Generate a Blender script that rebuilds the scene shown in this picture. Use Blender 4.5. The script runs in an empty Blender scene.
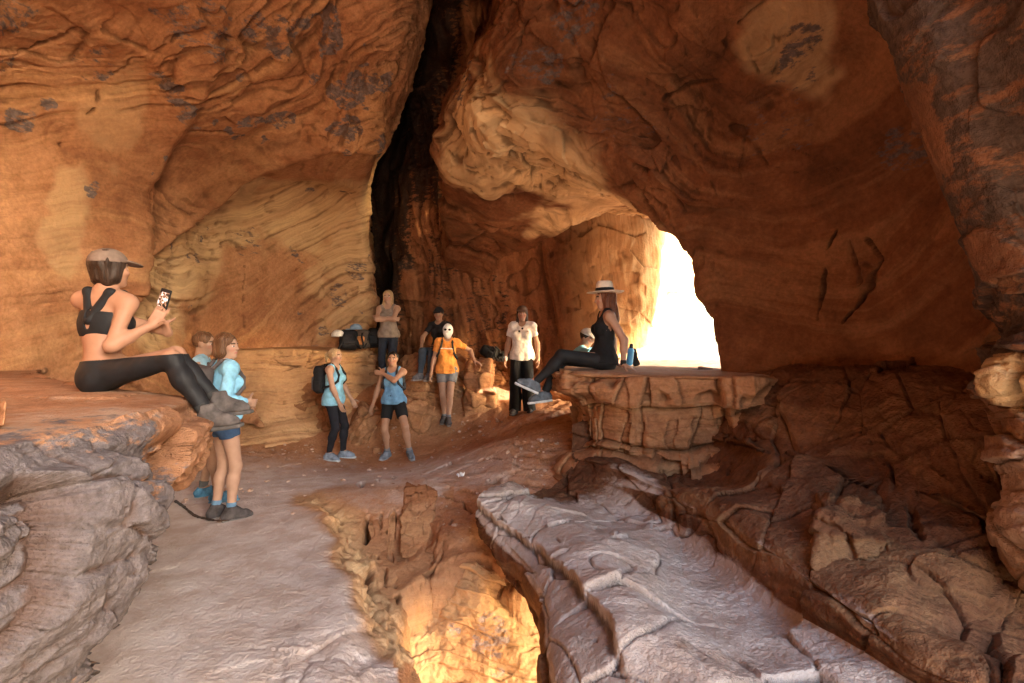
SUN_E, SKY_E = 42.0, 2.9
RES = 1.0
import bpy, math, random
import numpy as np
from mathutils import Vector
f32 = np.float32
scene = bpy.context.scene
COL = scene.collection
FPX, CX, CY, CAMZ = 512.0, 512.0, 341.5, 1.6

# ------------------------------------------------------------------ camera
cam = bpy.data.cameras.new('camera'); cam.lens = 18.0; cam.sensor_width = 36.0
cam.clip_start = 0.05; cam.clip_end = 5000
cob = bpy.data.objects.new('camera', cam); COL.objects.link(cob)
cob.location = (0, 0, CAMZ); cob.rotation_euler = (math.pi / 2, 0, 0)
scene.camera = cob

def at(px, py, Y):
    """world point seen at photo position (px, py) from the photographer's place, Y metres ahead"""
    return np.array([(px - CX) / FPX * Y, Y, CAMZ - (py - CY) / FPX * Y], f32)

# ------------------------------------------------------------------ noise
_rs = np.random.RandomState(7)
_LAT = _rs.rand(64, 64, 64).astype(f32)
def vnoise(P, freq, seed=0):
    """value noise, -1..1"""
    Q = P * f32(freq) + f32(seed * 17.37 + 100.0)
    i = np.floor(Q).astype(np.int32); f = Q - i
    f = f * f * f * (f * (f * 6 - 15) + 10)
    i0 = i & 63; i1 = (i + 1) & 63
    x0, y0, z0 = i0[..., 0], i0[..., 1], i0[..., 2]; x1, y1, z1 = i1[..., 0], i1[..., 1], i1[..., 2]
    fx, fy, fz = f[..., 0], f[..., 1], f[..., 2]
    L = _LAT
    a = L[x0, y0, z0]; a = a + (L[x1, y0, z0] - a) * fx
    b = L[x0, y1, z0]; b = b + (L[x1, y1, z0] - b) * fx
    c = L[x0, y0, z1]; c = c + (L[x1, y0, z1] - c) * fx
    d = L[x0, y1, z1]; d = d + (L[x1, y1, z1] - d) * fx
    a = a + (b - a) * fy; c = c + (d - c) * fy
    return (a + (c - a) * fz) * 2 - 1

_ROT = np.array([[0.36, 0.48, -0.8], [-0.8, 0.6, 0.0], [0.48, 0.64, 0.6]], f32)
def fbm(P, freq, octs=4, seed=0, gain=0.5):
    out = 0; amp = 1.0; Q = P.astype(f32)
    for o in range(octs):
        out = out + amp * vnoise(Q, freq, seed + o)
        Q = Q @ _ROT; freq *= 2.03; amp *= gain
    return out
def ridged(P, freq, octs=3, seed=0):
    out = 0; amp = 1.0; Q = P.astype(f32)
    for o in range(octs):
        out = out + amp * (1 - np.abs(vnoise(Q, freq, seed + o)) * 2)
        Q = Q @ _ROT; freq *= 2.1; amp *= 0.5
    return out
_CP = _rs.rand(32, 32, 32, 3).astype(f32)
_CT = (_rs.rand(32, 32, 32, 4).astype(f32) * 2 - 1)
def cells(P, seed=0):
    """8-neighbour cell noise: F1, F2-F1, cell tilt-plane value, cell random"""
    Q = P.astype(f32) + f32(seed * 7.7 + 50)
    b = np.floor(Q - 0.5).astype(np.int32)
    f1 = np.full(Q.shape[:-1], 9, f32); f2 = f1.copy()
    tilt = np.zeros(Q.shape[:-1], f32); rnd = tilt.copy()
    for dx in (0, 1):
        for dy in (0, 1):
            for dz in (0, 1):
                c = b + np.array([dx, dy, dz], np.int32)
                m = c & 31
                j = _CP[m[..., 0], m[..., 1], m[..., 2]] * 0.8 + 0.1
                D = Q - (c + j)
                d = np.sqrt((D * D).sum(-1))
                T = _CT[m[..., 0], m[..., 1], m[..., 2]]
                near = d < f1
                f2 = np.where(near, f1, np.minimum(f2, d))
                tilt = np.where(near, (D * T[..., :3]).sum(-1), tilt)
                rnd = np.where(near, T[..., 3], rnd)
                f1 = np.where(near, d, f1)
    return f1, f2 - f1, tilt, rnd
def blur(h, r):
    for ax in (0, 1):
        for _ in range(2):
            c = np.cumsum(np.pad(h, [(r + 1, r) if k == ax else (0, 0) for k in (0, 1)], mode='edge'), axis=ax, dtype=np.float64)
            n = h.shape[ax]
            a = np.take(c, np.arange(2 * r + 1, 2 * r + 1 + n), ax); b = np.take(c, np.arange(0, n), ax)
            h = ((a - b) / (2 * r + 1)).astype(f32)
    return h
def sstep(a, b, x):
    t = np.clip((x - a) / (b - a), 0, 1); return t * t * (3 - 2 * t)

def hash1(i, seed=0):
    v = np.sin(i * 12.9898 + seed * 78.233) * 43758.5453
    return v - np.floor(v)
def strata(h, seed=0, edge=0.18):
    """stepped layers: per-layer random protrusion with a short soft riser; -1..1"""
    i = np.floor(h); f = h - i
    a = hash1(i, seed); b = hash1(i + 1, seed)
    t = sstep(1 - edge, 1.0, f)
    return (a + (b - a) * t) * 2 - 1

# ------------------------------------------------------------------ mesh making
def mesh_from(name, V, quads, mat, parent=None, smooth=True, attrs=None, tris=None, colors=None):
    me = bpy.data.meshes.new(name)
    V = np.ascontiguousarray(V, f32).reshape(-1, 3)
    me.vertices.add(len(V)); me.vertices.foreach_set('co', V.ravel())
    nq = 0 if quads is None else len(quads); nt = 0 if tris is None else len(tris)
    loops = []
    if nq: loops.append(np.asarray(quads, np.int32).ravel())
    if nt: loops.append(np.asarray(tris, np.int32).ravel())
    loops = np.concatenate(loops)
    me.loops.add(len(loops)); me.loops.foreach_set('vertex_index', loops)
    st = np.concatenate([np.arange(nq) * 4, nq * 4 + np.arange(nt) * 3]).astype(np.int32)
    me.polygons.add(nq + nt); me.polygons.foreach_set('loop_start', st)
    me.update(calc_edges=True)
    me.polygons.foreach_set('use_smooth', np.full(nq + nt, smooth, bool))
    for k, v in (attrs or {}).items():
        a = me.attributes.new(k, 'FLOAT', 'POINT'); a.data.foreach_set('value', np.ascontiguousarray(v, f32).ravel())
    if colors is not None:
        a = me.attributes.new('tint', 'FLOAT_COLOR', 'POINT')
        c = np.ones((len(V), 4), f32); c[:, :3] = colors
        a.data.foreach_set('color', c.ravel())
    if mat: me.materials.append(mat)
    me.validate()
    o = bpy.data.objects.new(name, me); COL.objects.link(o)
    if parent: o.parent = parent
    return o
def grid_quads(m, n):
    i = np.arange(m - 1)[:, None] * n + np.arange(n - 1)[None, :]
    return np.stack([i, i + 1, i + n + 1, i + n], -1).reshape(-1, 4)
def tag(o, label=None, cat=None, group=None, kind=None):
    if label: o['label'] = label
    if cat: o['category'] = cat
    if group: o['group'] = group
    if kind: o['kind'] = kind
    return o
def empty(name, loc=(0, 0, 0), rz=0.0):
    o = bpy.data.objects.new(name, None); COL.objects.link(o)
    o.location = [float(v) for v in loc]; o.rotation_euler = (0, 0, rz); o.empty_display_size = 0.1
    return o

def cr_resample(C, n, axis):
    """Catmull-Rom resampling of control array along an axis; end points kept"""
    C = np.moveaxis(C, axis, 0); m = C.shape[0]
    t = np.linspace(0, m - 1, n); i = np.minimum(t.astype(int), m - 2); f = (t - i).astype(f32)
    f = f.reshape((-1,) + (1,) * (C.ndim - 1))
    E = np.concatenate([2 * C[:1] - C[1:2], C, 2 * C[-1:] - C[-2:-1]], 0)
    p0, p1, p2, p3 = E[i], E[i + 1], E[i + 2], E[i + 3]
    out = 0.5 * (2 * p1 + (p2 - p0) * f + (2 * p0 - 5 * p1 + 4 * p2 - p3) * f * f + (3 * p1 - p0 - 3 * p2 + p3) * f ** 3)
    return np.moveaxis(out, 0, axis)
def loft(rows, m, n, world=False):
    """rows of (px,py,Y) tuples, or ('w',x,y,z) world tuples -> dense m x n x 3 grid"""
    def pt(p):
        return np.array(p[1:], f32) if p[0] == 'w' else at(*p)
    C = np.array([[pt(p) for p in r] for r in rows], f32)
    m, n = int(m * RES), int(n * RES)
    return cr_resample(cr_resample(C, m, 0), n, 1).astype(f32)
def normals(G, toward=None):
    du = np.gradient(G, axis=0); dv = np.gradient(G, axis=1)
    N = np.cross(du, dv); N /= (np.linalg.norm(N, axis=-1, keepdims=True) + 1e-9)
    if toward is not None:
        s = np.sign(((toward - G) * N).sum(-1).mean())
        N = N * f32(s)
    return N.astype(f32)
def project(G):
    Y = np.maximum(G[..., 1], 0.05)
    return CX + G[..., 0] / Y * FPX, CY - (G[..., 2] - CAMZ) / Y * FPX
def on_surface(G, px, py):
    """the world point of grid G that the photographer sees at (px, py)"""
    a, b = project(G)
    d = (a - px) ** 2 + (b - py) ** 2 + np.where(G[..., 1] < 0.3, 1e9, 0)
    return G.reshape(-1, 3)[np.argmin(d)]
def blob(G, specs, wob=0.35, seed=0):
    """soft mask around surface points: specs of (px,py,radius_m[,strength])"""
    M = np.zeros(G.shape[:-1], f32)
    w = 1 + wob * fbm(G, 3.0, 3, seed + 31)
    for s in specs:
        p = on_surface(G, s[0], s[1]); r = s[2]; k = s[3] if len(s) > 3 else 1.0
        d = np.linalg.norm(G - p, axis=-1) * w
        M = np.maximum(M, k * (1 - sstep(r * 0.7, r * 1.15, d)))
    return M
def seg_dist(G, pts):
    D = np.full(G.shape[:-1], 99, f32)
    for a, b in zip(pts[:-1], pts[1:]):
        ab = b - a; t = np.clip(((G - a) @ ab) / (ab @ ab + 1e-9), 0, 1)
        D = np.minimum(D, np.linalg.norm(G - (a + t[..., None] * ab), axis=-1))
    return D
def crack(G, N, poly, width=0.02, depth=0.03, wob=0.02):
    """cut a wandering crack along a line of surface points"""
    pts = [on_surface(G, *p) for p in poly]
    W = G + wob * np.stack([vnoise(G, 6, 71), vnoise(G, 6, 72), vnoise(G, 6, 73)], -1) + .35 * wob * np.stack([vnoise(G, 22, 76), vnoise(G, 22, 77), vnoise(G, 22, 78)], -1)
    d = seg_dist(W, pts) / (.75 + 0.6 * vnoise(G, 4, 75))
    d = np.where(d < 0, 9, d)
    return -depth * (1 - sstep(0, width, d))

def brickwork(u, z, bounds, w=.38, seed=0, jut=.07, groove=.03, warp=None):
    """solid bedded face: beds between the given heights, each split by upright joints; height offset per piece"""
    uu = u + (0 if warp is None else warp); h = np.zeros_like(u)
    bz = z + .02 * np.sin(u * 5 + seed)
    for k in range(len(bounds) - 1):
        top, bot = bounds[k], bounds[k + 1]
        m = (bz <= top) & (bz > bot)
        t = uu / (w * (.7 + .7 * hash1(np.float64(k), seed))) + hash1(np.float64(k), seed + 3) * 7
        t = t + .28 * np.sin(t * 2.1 + k)
        i = np.floor(t); f = t - i
        off = (hash1(i + 31 * k, seed) - .5) * 2 * jut + (hash1(np.float64(k), seed + 9) - .5) * jut
        tilt = (hash1(i + 17 * k, seed + 5) - .5) * (f - .5) * jut * 1.4 + (hash1(i + 11 * k, seed + 6) - .5) * ((bz - bot) / (top - bot) - .5) * jut
        edge = np.minimum(np.minimum(f, 1 - f) * w, np.minimum(bz - bot, top - bz))
        rnd = sstep(0, .035, edge)
        h = np.where(m, off + tilt - groove * (1 - rnd), h)
    return h.astype(f32)
def rock(G, N, bed=(0.1, 0.1, 1.0), layer=0.22, a_str=0.04, a_blk=0.04, blk=0.45, a_big=0.08, a_fine=0.012, seed=0, crackd=0.02, squash=0.55, a_spall=0.035, spall=1.1, flow=1.0, rough0=0.0):
    """height along the normal for weathered, bedded sandstone"""
    bed = np.array(bed, f32); bed /= np.linalg.norm(bed)
    global BED
    h = fbm(G, 0.9, 3, seed) * a_big
    v3 = lambda f, k: np.stack([vnoise(G, f, seed + k), vnoise(G, f, seed + k + 1), vnoise(G, f, seed + k + 2)], -1)
    W = G + flow * (0.42 * v3(0.45, 3) + 0.10 * v3(1.5, 3)) + 0.015 * v3(9, 6)
    s = (W @ bed); BED = s
    rough = np.clip(sstep(-0.15, 0.45, fbm(G, 0.7, 2, seed + 20)) + rough0, 0, 1)
    st = strata(s / layer, seed, 0.16) * 0.6 + strata(s / (layer * 0.31) + 3.3, seed + 1, 0.22) * 0.3 + strata(s / (layer * 0.11) + 1.7, seed + 2, 0.3) * 0.13
    h = h + a_str * st * (0.5 + 0.5 * rough)
    # sheets that have spalled off along curved fronts
    sp = fbm(W, spall, 3, seed + 15) * 2.2 + s * 1.2
    h = h + a_spall * strata(sp, seed + 4, 0.05)
    # blocky fractures, squashed along the bedding
    Q = W + np.outer((W @ bed).ravel(), bed).reshape(W.shape) * (1 / squash - 1)
    f1, e, t, r = cells(Q / blk, seed)
    h = h + a_blk * (0.9 * t + 0.5 * r) * (0.12 + 0.88 * rough) - crackd * (1 - sstep(0.0, 0.07, e)) * rough
    f1, e, t, r = cells(Q / (blk * 0.3), seed + 2)
    h = h + a_blk * 0.30 * (0.9 * t + 0.4 * r) * rough - crackd * 0.3 * (1 - sstep(0.0, 0.08, e)) * rough
    h = h + a_fine * (.35 + .65 * rough) * (fbm(G, 7.0, 4, seed + 9) + 0.4 * ridged(G, 14.0, 2, seed + 12))
    return h.astype(f32)
# ------------------------------------------------------------------ materials
def new_mat(name):
    m = bpy.data.materials.new(name); m.use_nodes = True
    nt = m.node_tree; b = nt.nodes['Principled BSDF']
    b.inputs['Specular IOR Level'].default_value = 0.25
    return m, nt, b
def nd(nt, typ, **kw):
    n = nt.nodes.new(typ)
    for k, v in kw.items():
        if k.startswith('i_'):
            n.inputs[int(k[2:]) if k[2:].isdigit() else k[2:].replace('_', ' ')].default_value = v
        else: setattr(n, k, v)
    return n
def lk(nt, a, b): nt.links.new(a, b)
def mixc(nt, fac, a, b, mode='MIX'):
    n = nt.nodes.new('ShaderNodeMix'); n.data_type = 'RGBA'; n.blend_type = mode
    for sock, v in ((n.inputs[0], fac), (n.inputs[6], a), (n.inputs[7], b)):
        if hasattr(v, 'is_output'): lk(nt, v, sock)
        elif isinstance(v, (int, float)): sock.default_value = v
        else: sock.default_value = (*v, 1)
    return n.outputs[2]
def mth(nt, op, a, b=0.0, clamp=False):
    n = nt.nodes.new('ShaderNodeMath'); n.operation = op; n.use_clamp = clamp
    for s, v in zip(n.inputs, (a, b)):
        if hasattr(v, 'is_output'): lk(nt, v, s)
        else: s.default_value = v
    return n.outputs[0]
def ramp(nt, fac, stops):
    n = nt.nodes.new('ShaderNodeValToRGB'); lk(nt, fac, n.inputs[0])
    e = n.color_ramp.elements
    while len(e) < len(stops): e.new(0.5)
    for el, (p, c) in zip(e, stops):
        el.position = p; el.color = (*c, 1) if len(c) == 3 else c
    return n.outputs[0]
def noise(nt, vec, scale, detail=4, rough=0.55, dist=0.0):
    n = nd(nt, 'ShaderNodeTexNoise'); n.inputs['Scale'].default_value = scale; n.inputs['Detail'].default_value = detail
    n.inputs['Roughness'].default_value = rough; n.inputs['Distortion'].default_value = dist
    if vec is not None: lk(nt, vec, n.inputs['Vector'])
    return n.outputs[0]
def mapping(nt, vec, rot=(0, 0, 0), scale=(1, 1, 1)):
    n = nd(nt, 'ShaderNodeMapping'); n.inputs['Rotation'].default_value = rot; n.inputs['Scale'].default_value = scale
    lk(nt, vec, n.inputs['Vector']); return n.outputs[0]

def rock_mat(name, lo, mid, hi, bed_rot=(0.25, 0.2, 0), band=(0.55, 0.33, 0.16), band_amt=0.5, varn=(0.075, 0.06, 0.058),
             dust=(0.40, 0.315, 0.265), pale=(0.66, 0.46, 0.25), bump=0.5, stretch=9.0, dust_rag=0.35):
    m, nt, b = new_mat(name)
    pos = nd(nt, 'ShaderNodeTexCoord').outputs['Object']
    big = noise(nt, pos, 0.8, 2, 0.5)
    med = noise(nt, pos, 4.5, 4, 0.6)
    fac = mth(nt, 'ADD', mth(nt, 'MULTIPLY', big, 0.6), mth(nt, 'MULTIPLY', med, 0.4))
    c = ramp(nt, fac, [(0.33, lo), (0.5, mid), (0.66, hi)])
    # bedding streaks: noise drawn out along the beds (the same warped bed height that shapes the relief)
    bedh = nd(nt, 'ShaderNodeAttribute', attribute_name='bed').outputs['Fac']
    sx = nd(nt, 'ShaderNodeSeparateXYZ'); lk(nt, pos, sx.inputs[0])
    cb = nd(nt, 'ShaderNodeCombineXYZ'); lk(nt, mth(nt, 'MULTIPLY', bedh, stretch), cb.inputs[0]); lk(nt, mth(nt, 'MULTIPLY', sx.outputs[0], .55), cb.inputs[1]); lk(nt, mth(nt, 'MULTIPLY', sx.outputs[1], .55), cb.inputs[2])
    s1 = noise(nt, cb.outputs[0], .55, 4, 0.6)
    s2 = noise(nt, cb.outputs[0], 2.6, 4, 0.65)
    c = mixc(nt, mth(nt, 'MULTIPLY', ramp(nt, s1, [(0.50, (0, 0, 0)), (0.62, (1, 1, 1))]), band_amt), c, band)
    c = mixc(nt, mth(nt, 'MULTIPLY', ramp(nt, s2, [(0.42, (1, 1, 1)), (0.52, (0, 0, 0))]), 0.4 * band_amt), c, tuple(v * 0.62 for v in lo))
    c = mixc(nt, ramp(nt, noise(nt, pos, 2.1, 4, .65, .6), [(.34, (.35, .35, .35)), (.46, (0, 0, 0))]), c, tuple(v * 0.55 for v in lo))
    fine = noise(nt, pos, 26, 4, 0.7)
    c = mixc(nt, 0.55, c, ramp(nt, fine, [(0.3, (0.55, 0.55, 0.55)), (0.7, (1.25, 1.25, 1.25))]), 'MULTIPLY')
    # crevice shade painted into the colour of joints and hollows
    ca = nd(nt, 'ShaderNodeAttribute', attribute_name='hollow_shade').outputs['Fac']
    def attr(n_): a = nd(nt, 'ShaderNodeAttribute', attribute_name=n_); return a.outputs['Fac']
    ragged = mth(nt, 'MULTIPLY', mth(nt, 'SUBTRACT', noise(nt, mapping(nt, pos, bed_rot, (1.0, 1.0, 2.6)), 7, 5, 0.72), 0.5), 1.7)
    pm = mth(nt, 'MULTIPLY', attr('pale'), mth(nt, 'ADD', 0.45, mth(nt, 'MULTIPLY', s1, 0.8)), True)
    c = mixc(nt, pm, c, mixc(nt, ramp(nt, s2, [(0.45, (0, 0, 0)), (0.6, (1, 1, 1))]), pale, tuple(v * 0.72 for v in pale)))
    dm = ramp(nt, mth(nt, 'ADD', attr('dust'), mth(nt, 'MULTIPLY', ragged, dust_rag)), [(0.35, (0, 0, 0)), (0.75, (1, 1, 1))])
    c = mixc(nt, dm, c, mixc(nt, ramp(nt, med, [(0.38, (0, 0, 0)), (0.62, (1, 1, 1))]), dust, tuple(v * k for v, k in zip(dust, (.80, .73, .68)))))
    vm = ramp(nt, mth(nt, 'ADD', attr('varnish'), ragged), [(0.45, (0, 0, 0)), (0.62, (1, 1, 1))])
    vcol = mixc(nt, ramp(nt, fine, [(0.35, (0, 0, 0)), (0.6, (1, 1, 1))]), varn, tuple(v * 1.9 for v in varn))
    c = mixc(nt, mth(nt, 'MULTIPLY', vm, 0.92), c, vcol)
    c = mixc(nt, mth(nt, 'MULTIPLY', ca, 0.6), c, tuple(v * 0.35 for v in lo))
    lk(nt, c, b.inputs['Base Color'])
    b.inputs['Roughness'].default_value = 0.92; b.inputs['Specular IOR Level'].default_value = 0.12
    # bump
    hgt = noise(nt, pos, 34, 3, 0.7)
    bm = nd(nt, 'ShaderNodeBump'); bm.inputs['Strength'].default_value = bump; bm.inputs['Distance'].default_value = 0.03
    lk(nt, hgt, bm.inputs['Height']); lk(nt, bm.outputs[0], b.inputs['Normal'])
    return m

O_LO, O_MID, O_HI = (0.255, 0.105, 0.049), (0.38, 0.176, 0.084), (0.51, 0.265, 0.135)
M_VAULT = rock_mat('orange_sandstone', O_LO, O_MID, O_HI, bed_rot=(0.35, 0.55, 0.2), band=(0.55, 0.31, 0.145), varn=(0.085, 0.068, 0.066))
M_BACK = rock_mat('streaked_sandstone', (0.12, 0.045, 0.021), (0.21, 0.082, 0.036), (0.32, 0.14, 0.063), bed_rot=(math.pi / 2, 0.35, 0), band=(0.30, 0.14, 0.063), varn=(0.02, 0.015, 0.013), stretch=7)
M_ARCH = rock_mat('brown_sandstone', (0.085, 0.031, 0.014), (0.15, 0.057, 0.025), (0.24, 0.103, 0.046), bed_rot=(0.15, -0.35, 0), band=(0.30, 0.15, 0.072), band_amt=0.35, varn=(0.05, 0.04, 0.04))  # base colour darkened to stand in for the deep shade of the bay
M_FLOOR = rock_mat('dusty_sandstone', (0.30, 0.13, 0.062), (0.39, 0.185, 0.09), (0.47, 0.25, 0.135), bed_rot=(0.1, 0.1, 0.5), band=(0.48, 0.27, 0.14), band_amt=0.3, dust=(0.57, 0.48, 0.435), stretch=14, bump=0.6, dust_rag=.25)
M_LEDGE = rock_mat('varnished_sandstone', (0.22, 0.10, 0.052), (0.31, 0.155, 0.085), (0.40, 0.225, 0.135), band_amt=0.25, varn=(0.060, 0.057, 0.064), dust=(0.36, 0.25, 0.185), bump=.6, dust_rag=.9)
M_PILLAR = rock_mat('dark_varnished_sandstone', (0.13, 0.056, 0.029), (0.20, 0.09, 0.047), (0.30, 0.15, 0.085), band_amt=0.25, varn=(0.040, 0.027, 0.021), dust=(0.36, 0.25, 0.19), bump=0.6)
M_SHELF = rock_mat('brown_shelf_sandstone', (0.075, 0.031, 0.016), (0.12, 0.052, 0.027), (0.18, 0.085, 0.046), band_amt=0.2, dust=(0.43, 0.365, 0.335), stretch=12, bump=.7, dust_rag=.6)
M_SAND = rock_mat('pale_sand', (0.52, 0.36, 0.22), (0.6, 0.43, 0.28), (0.68, 0.52, 0.36), band_amt=0.1, bump=0.2)
M_BENCH = rock_mat('bench_sandstone', (0.29, 0.125, 0.06), (0.40, 0.19, 0.09), (0.5, 0.28, 0.15), band_amt=0.35, stretch=12, bump=.5)
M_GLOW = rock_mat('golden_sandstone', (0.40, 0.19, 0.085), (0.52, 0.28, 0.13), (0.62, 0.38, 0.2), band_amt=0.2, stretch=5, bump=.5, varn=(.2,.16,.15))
M_BLOCK = rock_mat('tan_block_sandstone', (0.23, 0.102, 0.05), (0.33, 0.16, 0.08), (0.42, 0.225, 0.12), band_amt=.25, stretch=12)
# ------------------------------------------------------------------ cave surfaces
BED = np.zeros(1, f32)
def surface(name, G, h, N, mat, varnish=None, dust=None, pale=None, parent=None, kind='structure'):
    V = G + N * h[..., None]
    z = np.zeros(G.shape[:-1], f32)
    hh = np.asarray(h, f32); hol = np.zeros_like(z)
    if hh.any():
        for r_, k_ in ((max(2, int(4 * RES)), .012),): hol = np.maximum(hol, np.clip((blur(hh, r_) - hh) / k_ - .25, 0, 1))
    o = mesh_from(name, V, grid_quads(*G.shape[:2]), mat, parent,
                  attrs={'bed': BED if BED.shape == z.shape else G[..., 2], 'hollow_shade': hol, 'varnish': z if varnish is None else varnish, 'dust': z if dust is None else dust, 'pale': z if pale is None else pale})
    if kind: o['kind'] = kind
    return o, V
EYE = np.array([0, 0, CAMZ], f32)

# ---- floor: a height field in plan, with the sunken slot opening to the chamber below
def tps(pts, X, Y):
    P = np.array(pts, np.float64); n = len(P)
    def U(r2): return np.where(r2 > 1e-12, r2 * np.log(np.maximum(r2, 1e-12)), 0)
    D = ((P[:, None, :2] - P[None, :, :2]) ** 2).sum(-1)
    A = np.zeros((n + 3, n + 3)); A[:n, :n] = U(D) + np.eye(n) * 0.02
    A[:n, n] = 1; A[:n, n + 1:] = P[:, :2]; A[n, :n] = 1; A[n + 1:, :n] = P[:, :2].T
    w = np.linalg.solve(A, np.concatenate([P[:, 2], np.zeros(3)]))
    out = w[n] + w[n + 1] * X + w[n + 2] * Y
    for k in range(n): out = out + w[k] * U((X - P[k, 0]) ** 2 + (Y - P[k, 1]) ** 2)
    return out
def poly_sd(poly, X, Y):
    """signed distance, positive inside"""
    P = np.array(poly, float); d = np.full(X.shape, 1e9); ins = np.zeros(X.shape, bool)
    for (ax, ay), (bx, by) in zip(P, np.roll(P, -1, 0)):
        ex, ey = bx - ax, by - ay
        t = np.clip(((X - ax) * ex + (Y - ay) * ey) / (ex * ex + ey * ey), 0, 1)
        d = np.minimum(d, (X - ax - t * ex) ** 2 + (Y - ay - t * ey) ** 2)
        c = ((ay > Y) != (by > Y)) & (X < ex * (Y - ay) / (ey if abs(ey) > 1e-9 else 1e-9) + ax)
        ins ^= c
    d = np.sqrt(d); return np.where(ins, d, -d)
FLOOR_PTS = [(-2, 1.0, 0), (0, 1, -.05), (-2, 2.4, 0), (-1.2, 2.4, 0), (-.5, 2.4, -.02), (-2.4, 3.4, 0), (-2.6, 4.5, 0), (-1.2, 3.4, 0), (-1.6, 4.5, 0.02),
             (-3, 5.4, .02), (-2.5, 7.2, -.04), (-1.75, 7.45, -.06), (-1.5, 5.7, .03), (-3.5, 7.5, .1), (-1.05, 8.3, .3), (.16, 8, .49), (0, 6.3, .42),
             (.5, 5.3, .40), (-.4, 5.3, .12), (.6, 4.9, .17), (-.3, 4.4, -.03), (1.4, 4.7, .25), (-.6, 7.0, .14), (-2.0, 9.0, .83), (-1.2, 9.0, .8), (-.5, 9.1, .75),
             (.5, 9, .65), (1.5, 8, .6), (2.5, 7.5, .8), (3.6, 8, .9), (-4.6, 6, .08), (-4.5, 8, .3), (-4, 3, 0), (-1.0, 4.5, -.1), (2.5, 4.5, .3), (-5, 11, .6), (0, 11, .8), (3, 11, .9)]
HOLE = [(-.36, .2), (-.44, 1.6), (-.50, 2.4), (-.68, 3.1), (-.86, 3.55), (-.90, 3.9), (-.66, 4.12), (-.25, 4.2), (.05, 4.12), (.25, 4.3), (1.0, 4.4), (5, 4.2), (5, .2)]
BENCH = [(-7, 8.2), (-4.3, 8.05), (-3.4, 8.25), (-2.85, 8.75), (-2.55, 9.2), (-2.35, 12), (-7, 12)]
BENCH2 = [(-1.95, 9.1), (-1.1, 9.05), (-.75, 9.5), (-.4, 12), (-2.1, 12)]
LOWER = [(-2.3, 5.5), (-2.0, 5.1), (-1.62, 4.85), (-1.5, 4.5), (-1.3, 4.25), (-1.22, 3.85), (-1.0, 3.6), (-.85, 3.2), (-.6, 2.9), (0, 3.0), (.1, 4.6), (-.3, 5.3), (-1.0, 5.6), (-1.7, 5.75)]
def floor_base(X, Y, detail=True):
    X = np.asarray(X, float); Y = np.asarray(Y, float)
    z = tps(FLOOR_PTS, X, Y)
    Pw = np.stack([X, Y, np.zeros_like(X)], -1).astype(f32)
    wob = 0.10 * fbm(Pw, 1.7, 4, 40) + 0.05 * strata(X * 3.1 + Y * 1.3, 3, .3) if detail else 0.0
    lo = poly_sd(LOWER, X, Y) + wob * 0.8
    z = z - 0.19 * sstep(-0.10, 0.16, lo) * sstep(5.5, 4.5, Y) * sstep(-.45, -1.0, X)
    h = poly_sd(HOLE, X, Y) + wob * 0.35
    z = z - 0.10 * sstep(-0.35, 0, h) - 1.75 * sstep(-0.03, 0.42, h)
    return z
def floor_z(x, y):
    return float(floor_base(np.array([x]), np.array([y]))[0])
xs = np.concatenate([np.linspace(-6.5, -3.2, int(150 * RES), False), np.linspace(-3.2, 0.6, int(430 * RES), False), np.linspace(0.6, 4.5, int(170 * RES))])
ys = 1.1 * (12.2 / 1.1) ** np.linspace(0, 1, int(760 * RES))
XX, YY = np.meshgrid(xs, ys)
ZZ = floor_base(XX, YY)
G = np.stack([XX, YY, ZZ], -1).astype(f32)
N = normals(G, np.array([0, 3, 50], f32))
h = rock(G, N, bed=(0.15, 0.05, 1), layer=0.16, a_str=0.025, a_blk=0.035, blk=0.6, a_big=0.02, a_fine=0.006, seed=11, crackd=0.012, a_spall=.018)
flat = sstep(0.80, 0.97, N[..., 2])                       # worn trodden parts stay smooth
trod = np.exp(-(((G[..., 0] + 2.0) / 1.5) ** 2 + ((G[..., 1] - 4.5) / 3.5) ** 2))
stepface = np.exp(-((poly_sd(LOWER, XX, YY) - .02) / .16) ** 2) * sstep(5.6, 4.8, YY) * (XX < -.6)
h = h * (1 - 0.78 * flat * np.clip(trod * 1.6, 0, 1) * (1 - stepface)) + .007 * fbm(G, 1.6, 3, 111) * flat + .0016 * fbm(G, 12, 4, 112) * flat
h = h + stepface * (.045 * cells(G / np.array([.34, .34, .16], f32), 13)[2] + .03 * fbm(G, 7, 4, 14))
# scalloped thin slabs peeling off the worn floor
sc = strata((G[..., 0] * 0.9 + G[..., 1] * 0.25 + 0.35 * fbm(G, 0.8, 3, 61)) * 2.6, 9, 0.05)
h = h + 0.007 * sc * flat * sstep(-2.3, -1.2, G[..., 0])
for poly, w_, d_ in (([(362, 482), (368, 530), (370, 575), (383, 625)], .05, .20), ([(378, 480), (381, 520), (377, 560)], .025, .12), ([(396, 478), (394, 520), (391, 560), (399, 610)], .04, .18), ([(388, 530), (384, 570), (390, 600)], .02, .09),
                 ([(392, 476), (430, 492), (462, 500), (470, 512)], .03, .06), ([(452, 520), (438, 560), (420, 590)], .025, .05)):
    h = h + crack(G, N, poly, w_, d_, .02)
chz = sstep(0.0, 0.5, -ZZ)
dust = np.clip(0.95 - 1.6 * chz, 0, 1) * sstep(0.55, 0.9, N[..., 2]) * sstep(9.0, 5.0, G[..., 1]) * (1 - 0.6 * sstep(-1.2, .5, G[..., 0]) * sstep(3.6, 5, G[..., 1]))
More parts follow.
